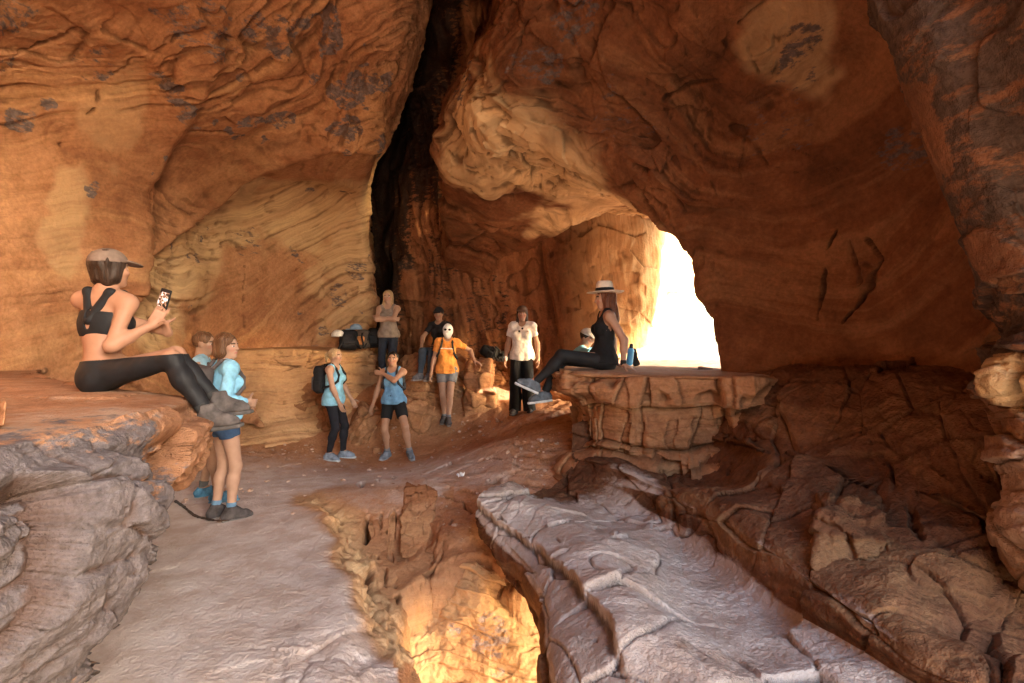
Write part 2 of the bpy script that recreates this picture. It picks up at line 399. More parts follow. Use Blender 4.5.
dust = dust * (1 - np.clip(1.3 * stepface, 0, 1)) * (1 - .5 * sstep(-.35, .25, poly_sd(LOWER, XX, YY) + .3 * fbm(G, 1.6, 4, 15)) * sstep(3.4, 4.2, YY))
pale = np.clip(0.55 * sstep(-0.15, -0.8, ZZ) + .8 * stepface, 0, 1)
floor_o, FLOOR_V = surface('cave_floor', G, h, N, M_FLOOR, dust=dust, pale=pale)
def ground_at(x, y):
    """height of the finished floor mesh at a plan position"""
    d = (FLOOR_V[..., 0] - x) ** 2 + (FLOOR_V[..., 1] - y) ** 2
    i = np.argpartition(d.ravel(), 12)[:12]
    return float(np.median(FLOOR_V[..., 2].ravel()[i]))

# ---- sunlit wall of the slot below
rows = [
 [(372, 600, 4.35), (400, 575, 4.6), (430, 556, 4.62), (465, 545, 4.6), (505, 545, 4.4), (545, 560, 4.4), (610, 570, 4.4), (720, 570, 4.4)],
 [(382, 630, 3.95), (404, 604, 4.25), (430, 582, 4.3), (465, 562, 4.25), (505, 572, 4.22), (548, 588, 4.2), (610, 600, 4.2), (720, 600, 4.3)],
 [(394, 660, 3.6), (412, 630, 3.92), (435, 610, 4.1), (470, 600, 4.05), (512, 610, 4.12), (556, 625, 4.1), (620, 640, 4.1), (730, 640, 4.2)],
 [(404, 700, 3.45), (420, 670, 3.75), (440, 655, 3.85), (478, 648, 3.92), (520, 655, 3.88), (565, 665, 3.95), (630, 672, 3.95), (740, 672, 4.05)],
 [(412, 760, 3.25), (430, 725, 3.55), (455, 708, 3.68), (490, 700, 3.72), (530, 700, 3.75), (580, 705, 3.8), (640, 710, 3.8), (750, 710, 3.9)],
 [(420, 900, 2.8), (450, 850, 3.0), (480, 800, 3.2), (510, 770, 3.35), (550, 760, 3.4), (600, 760, 3.4), (660, 760, 3.4), (770, 760, 3.5)],
]
G = loft(rows, 360, 360); N = normals(G, EYE)
h = rock(G, N, bed=(.2, 0, 1), layer=.22, a_str=.03, a_blk=.06, blk=.45, a_big=.08, a_fine=.018, seed=19, crackd=.008, a_spall=.014, spall=1.8)
h = h + .012 * fbm(G, 13, 4, 20) + .02 * strata(BED / .07 + .6 * fbm(G, 1.5, 3, 21), 5, .12)
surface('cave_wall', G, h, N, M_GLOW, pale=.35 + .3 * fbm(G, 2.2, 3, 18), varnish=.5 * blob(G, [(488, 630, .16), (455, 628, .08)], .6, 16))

# ---- low bench along the back
Brim = [(-5.6, 7.7, 1.47), (-4.8, 8.0, 1.48), (-4.2, 8.1, 1.46), (-3.7, 8.2, 1.47), (-3.2, 8.4, 1.46), (-2.8, 8.7, 1.45), (-2.55, 9.15, 1.40), (-2.2, 9.5, 1.0), (-1.95, 9.3, 1.3), (-1.6, 9.05, 1.36), (-1.1, 9.05, 1.34), (-.75, 9.4, 1.3), (-.3, 9.5, 1.15), (.4, 9.1, .95), (1.2, 8.6, .9)]
rows = []
for k, (x, y, zt) in enumerate(Brim):
    a = np.array(Brim[max(k - 1, 0)][:2]); b_ = np.array(Brim[min(k + 1, len(Brim) - 1)][:2])
    t = (b_ - a) / np.linalg.norm(b_ - a); o_ = np.array([t[1], -t[0]])
    def q(d, z): return ('w', x + o_[0] * d, y + o_[1] * d, z)
    rows.append([('w', x - .2, y + 2.2, zt + .1), ('w', x - .1, y + 1.0, zt + .03), q(-.25, zt), q(-.03, zt - .03), q(.05, zt - .14), q(.06, zt - .32), q(.12, zt - .55), q(.22, zt - .8), q(.42, zt - 1.05), q(.7, zt - 1.3), q(.95, zt - 1.6)])
G = loft(rows, 460, 300); N = normals(G, np.array([-1.5, 0, 5], f32))
h = rock(G, N, bed=(.05, -.05, 1), layer=.2, a_str=.09, a_blk=.10, blk=.55, a_big=.12, a_fine=.012, seed=17, crackd=.03, squash=.6)
h = h * (1 - .8 * sstep(.8, .97, N[..., 2]) * sstep(1.1, 1.3, G[..., 2]))
surface('cave_wall', G, h, N, M_BENCH, pale=.35 * sstep(-1.6, -2.8, G[..., 0]))

# ---- left vault: wall behind the ledge, alcove and the overhanging mass above
A = [
 [('w', 1.4, -4.2, -.4), ('w', -2.2, -3.6, -.4), ('w', -4.4, -1.0, -.4), ('w', -4.5, .3, -.4), (-500, 640, 2.2), (-200, 520, 3.2), (0, 480, 4.35), (110, 470, 5.6), (210, 450, 7.5), (300, 430, 8.9), (365, 430, 9.3), (366, 420, 10.6), (368, 420, 12.2)],
 [('w', 1.4, -4.2, 1.4), ('w', -2.2, -3.6, 1.4), ('w', -4.5, -1.0, 1.4), ('w', -4.6, .3, 1.4), (-500, 365, 2.2), (-200, 357, 3.2), (0, 350, 4.4), (110, 350, 5.75), (210, 350, 7.8), (300, 350, 9.2), (366, 350, 9.4), (369, 350, 10.6), (370, 350, 12.2)],
 [('w', 1.4, -4.2, 2.2), ('w', -2.2, -3.6, 2.2), ('w', -4.5, -1.0, 2.2), ('w', -4.6, .3, 2.2), (-500, 220, 2.3), (-200, 260, 3.3), (0, 275, 4.45), (110, 275, 5.6), (210, 275, 7.6), (298, 270, 9.1), (368, 270, 9.3), (371, 275, 10.6), (372, 275, 12.2)],
 [('w', 1.4, -4.2, 3.0), ('w', -2.2, -3.6, 3.0), ('w', -4.5, -1.0, 3.0), ('w', -4.6, .3, 3.0), (-480, 80, 2.35), (-180, 160, 3.35), (0, 190, 4.5), (110, 195, 5.4), (205, 210, 7.3), (300, 200, 8.9), (364, 200, 9.0), (369, 190, 10), (371, 190, 12.0)],
 [('w', 1.3, -3.8, 3.9), ('w', -2.4, -3.0, 3.9), ('w', -4.2, -.7, 3.9), ('w', -4.3, .3, 3.9), (-450, -80, 2.35), (-150, 50, 3.3), (0, 105, 4.45), (110, 115, 5.1), (200, 135, 5.85), (300, 130, 6.7), (376, 142, 7.3), (385, 140, 9.4), (380, 120, 11.5)],
 [('w', 1.2, -2.9, 4.8), ('w', -2.2, -2.4, 4.8), ('w', -3.6, -.5, 4.8), ('w', -3.6, .3, 4.8), (-420, -280, 2.2), (-120, -80, 3.0), (10, 20, 4.1), (110, 45, 4.75), (200, 60, 5.2), (305, 70, 6.0), (398, 85, 6.6), (412, 75, 8.5), (400, 50, 11)],
 [('w', 1.0, -2.0, 5.2), ('w', -1.6, -1.6, 5.2), ('w', -2.6, -.3, 5.2), ('w', -2.6, .4, 5.3), (-300, -500, 1.9), (-80, -250, 2.7), (30, -90, 3.6), (120, -40, 4.2), (210, -20, 4.7), (310, 0, 5.3), (412, 20, 6.0), (428, 10, 8.0), (420, -30, 10.5)],
 [('w', .1, -1.4, 5.4), ('w', -.9, -.9, 5.4), ('w', -1.5, -.2, 5.4), ('w', -1.5, .4, 5.5), (-150, -800, 1.6), (0, -480, 2.3), (80, -260, 3.0), (150, -190, 3.5), (230, -160, 4.0), (320, -120, 4.6), (414, -80, 5.4), (432, -90, 7.5), (425, -120, 10)],
 [('w', .3, -.8, 5.6), ('w', -.1, -.5, 5.6), ('w', -.5, -.2, 5.6), ('w', -.5, .5, 5.7), (100, -1300, 1.2), (180, -800, 1.8), (220, -560, 2.4), (250, -420, 2.8), (300, -360, 3.3), (360, -320, 3.9), (430, -300, 4.6), (445, -300, 7.0), (440, -300, 9.5)],
]
G = loft(A, 760, 900); N = normals(G, EYE)
bedA = (-0.45, -0.2, 0.85)
h = rock(G, N, bed=bedA, layer=0.42, a_str=0.085, a_blk=0.04, blk=0.7, a_big=0.10, a_fine=0.010, seed=21, crackd=0.008, a_spall=.03, rough0=-.25)
pa, pb = project(G)
# smooth pecked panels versus broken overhang
smooth = np.maximum(blob(G, [(255, 300, 1.0), (60, 230, 0.9), (20, 320, .9), (110, 150, .45)], .2, 2), 0)
h = h * (1 - 0.75 * smooth)
upper = blob(G, [(330, 40, 1.3), (390, 90, 1.0), (240, 60, .8), (395, 10, 1.0), (350, 120, .6)], .2, 5)
fl = np.stack([G[..., 0] * 1.2, G[..., 1] * 1.2, BED * 5.0], -1) + .35 * np.stack([vnoise(G, 1.8, 95), vnoise(G, 1.8, 96), vnoise(G, 1.8, 97)], -1)
h = h + upper * (.07 * cells(fl, 18)[2] + .028 * cells(fl * f32(2.7), 19)[2] + .035 * strata(BED / .2 + .4 * fbm(G, 1.3, 2, 98), 7, .1))
# the long step that separates the near wall from the alcove
step_pts = [on_surface(G, *p) for p in ((122, 275), (130, 240), (150, 190), (185, 130), (215, 70), (225, 20))]
d = seg_dist(G + .05 * np.stack([vnoise(G, 3, 1), vnoise(G, 3, 2), vnoise(G, 3, 3)], -1), step_pts)
side = sstep(-8, 10, np.interp(pb, [0, 20, 70, 130, 190, 240, 275], [230, 225, 215, 185, 150, 130, 122]) - pa)
h = h + 0.10 * side * np.exp(-(d / 0.35) ** 2)
step2 = [on_surface(G, *p) for p in ((118, 330), (128, 262), (165, 235), (205, 205), (260, 165), (330, 145), (370, 150))]
d2 = seg_dist(G, step2)
side2 = sstep(-6, 8, np.interp(pa, [110, 128, 165, 205, 260, 330, 370], [320, 262, 235, 205, 165, 145, 150]) - pb)
h = h + 0.20 * side2 * np.exp(-(d2 / 0.4) ** 2)
for poly in ([(120, 330), (128, 262), (140, 215), (165, 165)], [(345, 62), (300, 75), (250, 92), (215, 118)], [(0, 60), (40, 55), (80, 30)], [(245, 325), (243, 290), (246, 265)], [(60, 150), (95, 110), (130, 60), (180, 35)], [(175, 130), (200, 133), (240, 132)]):
    h = h + crack(G, N, poly, .03, .05, .03)
varn = blob(G, [(330, 45, .17, .62), (312, 75, .15, .6), (343, 95, .24, .62), (352, 125, .14, .55), (286, 116, .18, .62), (350, 145, .13, .55), (242, 78, .10, .55), (20, 122, .16, .6), (52, 105, .12, .5), (95, 70, .2, .4), (8, 20, .3, .5),
                (340, 296, .16, .5), (352, 268, .13, .5), (322, 330, .14, .5), (250, 250, .2, .4), (255, 30, .3, .5), (215, 25, .3, .45)], .9, 3)
pale = np.maximum(blob(G, [(58, 235, .22, .5), (66, 205, .2, .55), (74, 190, .15, .5), (110, 120, .3, .3), (125, 100, .25, .3)], .5, 4),
                  blob(G, [(180, 240, .9, .85), (230, 225, .9, .9), (290, 205, .9, .9), (340, 200, .9, .8), (355, 255, .8, .75), (335, 310, .7, .6), (150, 265, .7, .9), (150, 310, .6, .9), (200, 280, .5, .6), (130, 300, .3, .8)], .3, 6) * (1 - side2 * .9))  # alcove's own pale banding, brightened further in the colour for bounced light
pale = pale * (1 - blob(G, [(255, 300, 1.0, .95), (275, 320, .8, .95), (230, 315, .6, .9)], .25, 7))
vault_o, VAULT_V = surface('cave_wall', G, h, N, M_VAULT, varnish=varn, pale=pale)

# ---- back wall behind the fissure, running into the passage on the far side of the arch
pxs = [('d', 330, 12.5), ('d', 352, 11.8), ('d', 376, 11.2), ('d', 392, 10.0), ('d', 428, 9.5), ('d', 480, 9.35), ('d', 540, 9.0), ('d', 592, 8.55), ('d', 632, 8.5), ('d', 664, 8.75), ('d', 688, 9.5), ('d', 699, 12.0)]
Brows = []
for py, dpx, dY in ((480, 0, 0), (400, 0, .1), (340, 0, .15), (290, 0, .05), (240, 6, -.25), (190, 12, -.5), (120, 22, -.7), (50, 34, -.9), (-50, 44, -1.1), (-200, 50, -1.3), (-450, 55, -1.6)):
    row = []
    for k, (_, px, Y) in enumerate(pxs):
        f = 1.0 if k < 7 else max(0.0, 1 - (k - 6) * .3)
        lean = float(np.interp(py, [120, 190, 240, 290, 340, 400], [-48, -34, -14, 0, -12, -26])) * (0, .5, 1, 1)[max(0, min(3, k - 7))]
        row.append((px + dpx * (1 if 1 < k < 7 else .4) + lean, py, Y + dY * f))
    Brows.append(row)
G = loft(Brows, 560, 640); N = normals(G, EYE)
h = rock(G, N, bed=(0.9, 0.30, 0.18), layer=0.34, a_str=0.07, a_blk=0.02, blk=0.6, a_big=0.16, a_fine=0.014, seed=31, crackd=0.010, squash=.35, flow=.5, rough0=-.2, a_spall=.02)
pa, pb = project(G)
h = h + 0.05 * fbm(G * np.array([3.0, 3.0, .35], f32), 1.0, 4, 33)
h = h * (1 - .7 * sstep(540, 590, pa)) + .08 * sstep(540, 590, pa) * fbm(G, 1.2, 4, 37) + .03 * sstep(540, 590, pa) * cells(G / np.array([.6, .6, .4], f32), 38)[2]
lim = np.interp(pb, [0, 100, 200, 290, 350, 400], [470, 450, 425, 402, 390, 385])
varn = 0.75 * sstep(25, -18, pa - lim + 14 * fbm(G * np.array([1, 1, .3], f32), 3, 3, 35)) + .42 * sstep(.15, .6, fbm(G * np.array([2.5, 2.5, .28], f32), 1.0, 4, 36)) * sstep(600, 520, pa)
pale = .75 * sstep(550, 610, pa)  # far wall paled in the colour as if lit from the opening
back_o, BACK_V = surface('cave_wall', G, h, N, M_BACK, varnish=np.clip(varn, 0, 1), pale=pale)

# ---- arch: ceiling of the passage, its rib, and the right-hand bay (front, edge, hidden far side)
C = [
 [('w', .1, -.2, 5.6), ('w', -.1, .5, 5.6), (455, -500, 5.0), (460, -150, 6.5), (490, 0, 7.8), (470, 70, 7.9), (452, 130, 8.2), (446, 200, 8.7), (452, 262, 9.5), (455, 300, 10.2)],
 [('w', .3, -.2, 5.5), ('w', .2, .5, 5.5), (490, -450, 2.9), (492, -150, 4.3), (494, 0, 5.4), (462, 62, 6.1), (446, 125, 6.5), (444, 195, 7.6), (450, 255, 9.0), (455, 300, 10)],
 [('w', .6, -.2, 5.4), ('w', .5, .5, 5.4), (540, -450, 2.6), (540, -150, 3.7), (520, 0, 4.5), (505, 75, 5.2), (490, 138, 5.8), (492, 195, 7.2), (500, 250, 8.8), (505, 290, 9.8)],
 [('w', 1, -.2, 5.3), ('w', .9, .5, 5.3), (600, -450, 2.4), (605, -150, 3.3), (600, 0, 4.1), (575, 85, 4.8), (555, 142, 5.3), (550, 190, 6.9), (556, 236, 8.5), (560, 275, 9.5)],
 [('w', 1.5, -.2, 5.2), ('w', 1.4, .5, 5.2), (700, -450, 2.1), (710, -150, 2.9), (690, 0, 3.8), (650, 95, 4.5), (618, 165, 5.0), (612, 192, 6.5), (612, 216, 8.2), (620, 250, 9.2)],
 [('w', 2, .3, 5.0), ('w', 2, .8, 5.0), (820, -450, 1.85), (820, -150, 2.6), (780, 0, 3.6), (725, 120, 4.4), (676, 222, 4.95), (690, 212, 6.2), (698, 205, 7.4), (705, 205, 9.2)],
 [('w', 2.6, 1.0, 4.6), ('w', 2.6, 1.4, 4.6), (950, -350, 1.85), (930, -100, 2.6), (870, 70, 3.55), (785, 200, 4.4), (710, 290, 4.9), (738, 275, 5.6), (745, 250, 6.8), (740, 235, 8.15)],
 [('w', 3.0, 1.4, 3.8), ('w', 3.0, 1.7, 3.8), (1040, -150, 1.9), (1000, 30, 2.7), (915, 190, 3.6), (805, 290, 4.4), (719, 345, 4.85), (745, 312, 5.6), (746, 312, 6.8), (740, 315, 8.15)],
 [('w', 3.2, 1.5, 2.4), ('w', 3.2, 1.8, 2.4), (1100, 150, 2.1), (1020, 250, 2.9), (925, 320, 3.6), (815, 350, 4.35), (722, 372, 4.8), (746, 311, 5.6), (747, 311, 6.8), (741, 314, 8.15)],
 [('w', 3.2, 1.5, .6), ('w', 3.2, 1.8, .6), (1100, 420, 2.3), (1010, 420, 3.1), (925, 420, 3.75), (820, 420, 4.4), (726, 420, 4.8), (747, 310, 5.6), (748, 310, 6.8), (742, 313, 8.15)],
]
G = loft(C, 700, 760); N = normals(G, EYE)
pa, pb = project(G)
# outward normals must stay consistent around the rib: use the front-facing sense chosen over the visible part
vis = (pa > 440) & (pa < 900) & (pb > 20) & (pb < 350) & (G[..., 1] < 5)
if (((EYE - G) * N).sum(-1)[vis]).mean() < 0: N = -N
h = rock(G, N, bed=(0.35, 0.15, 0.9), layer=0.36, a_str=0.08, a_blk=0.07, blk=0.7, a_big=0.13, a_fine=0.012, seed=41, crackd=0.02, a_spall=.035, rough0=-.15)
bay = blob(G, [(850, 250, 1.1), (800, 330, .9), (880, 330, .8)], .15, 8)
h = h * (1 - .72 * bay)
knob = blob(G, [(515, 50, .55), (470, 110, .55), (470, 165, .6), (455, 225, .5)], .25, 9)
h = h + .10 * knob
nose = blob(G, [(540, 40, .9), (500, 120, .7), (600, 60, .8), (560, 110, .7), (460, 150, .6), (660, 60, .7)], .3, 17)
fl = np.stack([G[..., 0] * 1.1 + .3 * BED, G[..., 1] * 1.6, BED * 5.0], -1) + .35 * np.stack([vnoise(G, 1.8, 91), vnoise(G, 1.8, 92), vnoise(G, 1.8, 93)], -1)
h = h + nose * (.075 * cells(fl, 18)[2] + .028 * cells(fl * f32(2.7), 19)[2] + .05 * strata(BED / .16 + .4 * fbm(G, 1.3, 2, 94), 7, .1) * .6)
for poly, w_, d_ in (([(836, 228), (828, 250), (826, 280), (818, 318)], .03, .08), ([(852, 240), (858, 262), (862, 282)], .025, .07), ([(870, 240), (884, 262), (872, 280), (862, 300), (845, 322)], .035, .09), ([(866, 268), (876, 272), (872, 284)], .06, .05),
                     ([(665, 102), (690, 88), (716, 80)], .04, .06), ([(745, 140), (770, 165), (800, 172)], .03, .03), ([(760, 70), (740, 20), (765, 0)], .03, .04), ([(700, 160), (720, 200), (735, 230)], .02, .025), ([(790, 150), (830, 165), (850, 178)], .02, .03), ([(633, 166), (640, 172)], .07, .10)):
    h = h + crack(G, N, poly, w_, d_, .02)
varn = blob(G, [(806, 36, .16, .55), (905, 150, .20, .5), (545, 60, .25, .5), (560, 30, .2, .5), (468, 75, .4, .45), (610, 120, .3, .35), (780, 110, .35, .35)], .5, 10)
pale = np.maximum(blob(G, [(560, 170, 1.1, 1.0), (600, 190, 1.0, 1.0), (520, 160, .9, 1.0), (480, 170, .6, .7), (590, 215, 1.0, 1.0)], .3, 12) * sstep(4.9, 5.4, G[..., 1]), .4 * blob(G, [(790, 40, .35)], .4, 13))  # passage ceiling lightened in the colour to look lit from the opening
arch_o, ARCH_V = surface('cave_wall', G, h, N, M_ARCH, varnish=varn, pale=pale)

# ---- near pillar on the right of the mouth
Prow = []
for py, e in ((-500, 820), (-250, 840), (-80, 858), (0, 872), (60, 892), (120, 918), (170, 940), (230, 968), (290, 992), (340, 1000), (375, 996), (405, 1004), (440, 1002), (480, 1002), (530, 1000), (570, 1018), (600, 1032)):
    Y = 2.35
    Prow.append([(e + 90, py, 3.6), (e + 30, py, 3.0), (e + 4, py, 2.6), (e, py, Y), (e + 40, py, 2.12), (e + 110, py, 1.95), (e + 260, py, 1.6), ('w', 2.75, 1.45, CAMZ - (py - CY) / FPX * 1.9), ('w', 3.9, 1.25, CAMZ - (py - CY) / FPX * 2.0), ('w', 4.4, 2.2, CAMZ - (py - CY) / FPX * 2.2)])
G = loft(Prow, 620, 420); N = normals(G, np.array([-4, 0, 1.6], f32))
h = rock(G, N, bed=(0.35, -.1, 0.9), layer=0.3, a_str=0.03, a_blk=0.08, blk=0.42, a_big=0.03, a_fine=0.010, seed=51, crackd=0.02)
pa, pb = project(G)
facet = blob(G, [(1005, 368, .13), (1018, 385, .12)], .15, 14)
h = h + .015 * facet
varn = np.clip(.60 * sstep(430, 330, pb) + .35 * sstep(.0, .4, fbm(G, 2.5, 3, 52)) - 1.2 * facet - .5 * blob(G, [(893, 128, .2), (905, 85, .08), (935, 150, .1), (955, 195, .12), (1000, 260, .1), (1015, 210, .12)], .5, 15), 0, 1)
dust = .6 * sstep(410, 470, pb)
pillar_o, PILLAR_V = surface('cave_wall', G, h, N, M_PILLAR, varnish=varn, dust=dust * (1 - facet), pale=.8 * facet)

# ---- right-hand slab, shelf and lower wall up to the bench line
S = [
 [(540, 545, 4.3), (585, 582, 3.9), (612, 622, 3.4), (628, 668, 2.95), (634, 715, 2.6), (650, 770, 2.25), (670, 830, 1.75), (780, 1060, 1.22)],
 [(484, 540, 4.15), (513, 582, 3.75), (540, 618, 3.3), (554, 658, 2.9), (557, 706, 2.55), (568, 765, 2.2), (602, 830, 1.7), (702, 1050, 1.2)],
 [(478, 510, 4.18), (506, 545, 3.72), (531, 575, 3.27), (545, 610, 2.87), (548, 650, 2.52), (560, 700, 2.17), (600, 800, 1.72), (700, 1000, 1.22)],
 [(500, 499, 4.4), (540, 520, 3.9), (575, 545, 3.4), (600, 580, 2.9), (620, 620, 2.5), (650, 680, 2.1), (720, 800, 1.65), (850, 1000, 1.2)],
 [(540, 492, 4.65), (604, 522, 3.95), (668, 578, 3.05), (722, 636, 2.45), (770, 684, 2.06), (820, 735, 1.8), (900, 830, 1.5), (1040, 1010, 1.12)],
 [(556, 486, 4.85), (644, 514, 4.0), (716, 568, 3.12), (792, 624, 2.46), (858, 664, 2.12), (930, 710, 1.88), (1040, 810, 1.6), (1240, 970, 1.25)],
 [(570, 468, 4.95), (654, 492, 3.98), (728, 524, 3.12), (806, 578, 2.45), (874, 624, 2.1), (950, 672, 1.86), (1070, 765, 1.6), (1290, 920, 1.3)],
 [(575, 456, 5.0), (664, 478, 4.05), (743, 503, 3.2), (820, 549, 2.58), (890, 590, 2.2), (968, 642, 1.97), (1082, 735, 1.68), (1305, 880, 1.34)],
 [(579, 441, 5.25), (672, 464, 4.78), (752, 486, 3.5), (830, 522, 2.82), (900, 553, 2.45), (980, 608, 2.15), (1100, 690, 2.02), (1330, 810, 1.55)],
 [(582, 420, 5.35), (680, 435, 5.02), (762, 448, 3.9), (842, 465, 3.25), (912, 490, 2.8), (992, 525, 2.45), (1120, 600, 2.2), (1350, 720, 1.7)],
 [(586, 395, 5.4), (690, 400, 5.08), (770, 402, 4.2), (850, 405, 3.65), (920, 408, 3.15), (1000, 415, 2.72), (1140, 440, 2.35), (1400, 500, 1.8)],
 [(590, 375, 5.2), (700, 374, 4.85), (780, 372, 4.4), (855, 372, 3.92), (925, 374, 3.42), (1005, 378, 2.98), (1150, 384, 2.4), (1400, 392, 1.85)],
 [(590, 368, 5.6), (700, 367, 5.2), (790, 366, 4.8), (865, 366, 4.35), (935, 367, 3.85), (1020, 370, 3.4), (1170, 375, 2.8), (1420, 385, 2.1)],
]
G = loft(S, 640, 720); N = normals(G, np.array([-1.5, 0, 4.0], f32))
wv = np.stack([fbm(G, 1.1, 3, 601), fbm(G, 1.1, 3, 602), .5 * fbm(G, 1.1, 3, 603)], -1) * f32(.10) * sstep(.05, .25, np.abs(np.linspace(-1, 1, G.shape[0])))[:, None, None].astype(f32)
rowf = np.linspace(0, 1, G.shape[0])[:, None, None]
G = (G + wv * ((rowf > .2) & (rowf < .75)) * np.minimum(1, np.abs(rowf - .2) * 12)).astype(f32); N = normals(G, np.array([-1.5, 0, 4.0], f32))
h = rock(G, N, bed=(-0.42, -0.05, 0.9), layer=0.30, a_str=0.022, a_blk=0.04, blk=1.0, a_big=0.05, a_fine=0.009, seed=61, crackd=0.012, a_spall=.014, spall=1.3, rough0=.2, squash=.5)
pa0, pb0 = project(G)
pa0 = pa0 + 9 * fbm(G, 3.0, 4, 69)
fq = (G + .12 * np.stack([vnoise(G, 2.2, 605), vnoise(G, 2.2, 606), vnoise(G, 2.2, 607)], -1)) / np.array([.62, .40, .35], f32)
c1 = cells(fq, 64)
stp = np.interp(pb0, [500, 518, 552, 592, 642, 690], [478, 496, 536, 586, 616, 628])
sd_ = (pa0 - stp) / 200 * G[..., 1] * .45
h = h + .09 * sstep(-.015, .02, sd_) * np.exp(-np.maximum(sd_, 0) / .5) * sstep(700, 640, pb0)
h = h + .05 * c1[2] - .018 * (1 - sstep(0, .035, c1[1])) + .006 * fbm(G, 11, 4, 68)
pa, pb = project(G)
low = sstep(.28, .12, G[..., 2]) * (N[..., 2] > .6)
h = h * (1 - .35 * low)
for poly, w_, d_ in (([(500, 520), (530, 545), (560, 568), (600, 600), (612, 630)], .018, .08), ([(555, 530), (570, 560), (585, 585)], .012, .03), ([(740, 375), (730, 400), (722, 440), (726, 468)], .03, .09), ([(860, 420), (880, 450), (905, 490), (920, 530)], .03, .04),
                     ([(620, 640), (606, 660), (612, 690)], .014, .05), ([(575, 560), (590, 600), (598, 640)], .015, .02), ([(680, 520), (730, 560), (780, 600), (860, 612)], .012, .02), ([(800, 440), (830, 455), (850, 490)], .02, .03), ([(700, 380), (800, 384), (900, 386), (980, 392)], .03, .04)):
    h = h + crack(G, N, poly, w_, d_, .03)
dust = sstep(1.0, .62, G[..., 2] + .12 * fbm(G, 2, 3, 66)) * sstep(.1, .5, N[..., 2]) * sstep(1.5, .95, G[..., 0] + .35 * fbm(G, 1.5, 3, 67)) * sstep(4.75, 4.1, G[..., 1])
slab_o, SLAB_V = surface('cave_wall', G, h, N, M_SHELF, dust=dust)

# ---- roof and outer rock over the unseen top, so that no sky comes in from above
Rr = []
for y, z in ((-.5, 5.6), (0.5, 5.9), (3, 6.4), (5, 7.6), (7, 9.2), (9, 9.5), (11.5, 9.4)):
    Rr.append([('w', x, y, z + .3 * math.sin(x)) for x in (-7, -5, -3, -1, 1, 3, 3.9)] + [('w', 4.1, y, max(z - 2.5, 3.3)), ('w', 4.1, y, 1.8 if y < 3.5 else (3.2 if y < 7 else 5.2))])
G = loft(Rr, 120, 90); N = normals(G)
surface('cave_ceiling', G, rock(G, N, seed=71), N, M_ARCH)
# ------------------------------------------------------------------ the two ledges
LZ = 1.30
def left_ledge():
    rim = [(-1.10, -.9), (-1.28, .2), (-1.40, 1.0), (-1.46, 1.5), (-1.52, 2.0), (-1.60, 2.45), (-1.72, 2.85), (-1.98, 3.16), (-2.5, 3.42), (-3.2, 3.75), (-4.0, 4.2), (-4.9, 4.9)]
    rows = []
    for k, (x, y) in enumerate(rim):
        a = np.array(rim[max(k - 1, 0)]); b = np.array(rim[min(k + 1, len(rim) - 1)])
        t = (b - a) / np.linalg.norm(b - a); o = np.array([t[1], -t[0]])       # outward
        over = float(np.interp(k, [0, 3, 4, 5, 6, 7, 9], [-.05, .02, .22, .55, .65, .55, .35]))
        tilt = float(np.interp(k, [2, 4], [0, 0.0]))
        def q(d, z): return ('w', x + o[0] * d, y + o[1] * d, z)
        rows.append([q(-3.0, LZ + .10), q(-1.6, LZ + .05), q(-.7, LZ + .02), q(-.22, LZ), q(-.03, LZ - .05), q(.04, LZ - .2), q(.03 - .12 * over, LZ - .42), q(-.04 - .4 * over, LZ - .68), q(-.10 - .75 * over, LZ - .95), q(-.14 - over, LZ - 1.25), q(-.15 - over, LZ - 1.5)])
    return rows
def straighten(rows):
    # backs of the sections all run to the same wall line so that the top stays one plain shelf
    out = []
    for k, r in enumerate(rows):
        r = list(r)
        by = float(np.interp(k, [0, 6, 7, 8, 9, 10, 11], [-.9, 3.0, 3.4, 3.8, 4.2, 4.6, 5.2]))
        ry = r[3][2]
        r[0] = ('w', -5.0, by, LZ + .12); r[1] = ('w', -3.9 - .1 * k, by * .9 + ry * .1, LZ + .07); r[2] = ('w', .55 * r[3][1] + .45 * (-3.9), .5 * by + .5 * ry, LZ + .03)
        out.append(r)
    return out
G = loft(straighten(left_ledge()), 620, 620); N = normals(G, np.array([3, 1, 6], f32))
h = rock(G, N, bed=(0.1, -.1, 1), layer=0.3, a_str=0.012, a_blk=0.05, blk=.7, a_big=0.05, a_fine=0.010, seed=81, crackd=0.015, squash=.9, a_spall=.008, spall=1.5, rough0=.3)
top = sstep(.75, .96, N[..., 2]) * sstep(LZ - .12, LZ - .02, G[..., 2])
uu = np.cumsum(np.linalg.norm(np.diff(G[:, G.shape[1] // 2], axis=0, prepend=G[:1, G.shape[1] // 2]), axis=-1))[:, None] + 0 * G[..., 2]
wz = .10 * fbm(G, 1.4, 3, 86)
bw = brickwork(uu + .5 * G[..., 2], G[..., 2] + wz, [1.6, LZ - .22, .82, .42, -.1, -.6], .5, 4, .08, .03, .14 * fbm(G, 2.2, 3, 87)) + .35 * brickwork(uu - .7 * G[..., 2] + 3, G[..., 2] + 1.4 * wz, [1.6, LZ - .3, 1.0, .74, .5, .2, -.6], .21, 8, .05, .015, .10 * fbm(G, 3.2, 3, 88))
fr = cells((G + .10 * np.stack([vnoise(G, 2, 811), vnoise(G, 2, 812), vnoise(G, 2, 813)], -1)) / np.array([.62, .55, .70], f32), 89)
f2_ = cells((G + .06 * np.stack([vnoise(G, 3, 814), vnoise(G, 3, 815), vnoise(G, 3, 816)], -1)) / np.array([.26, .24, .5], f32), 90)
bw = .55 * bw + .17 * fr[2] + .05 * fr[3] - .012 * (1 - sstep(0, .018, fr[1])) + .035 * f2_[2] * sstep(-.1, .3, fbm(G, 1.7, 2, 92)) + .012 * fbm(G, 6, 4, 91)
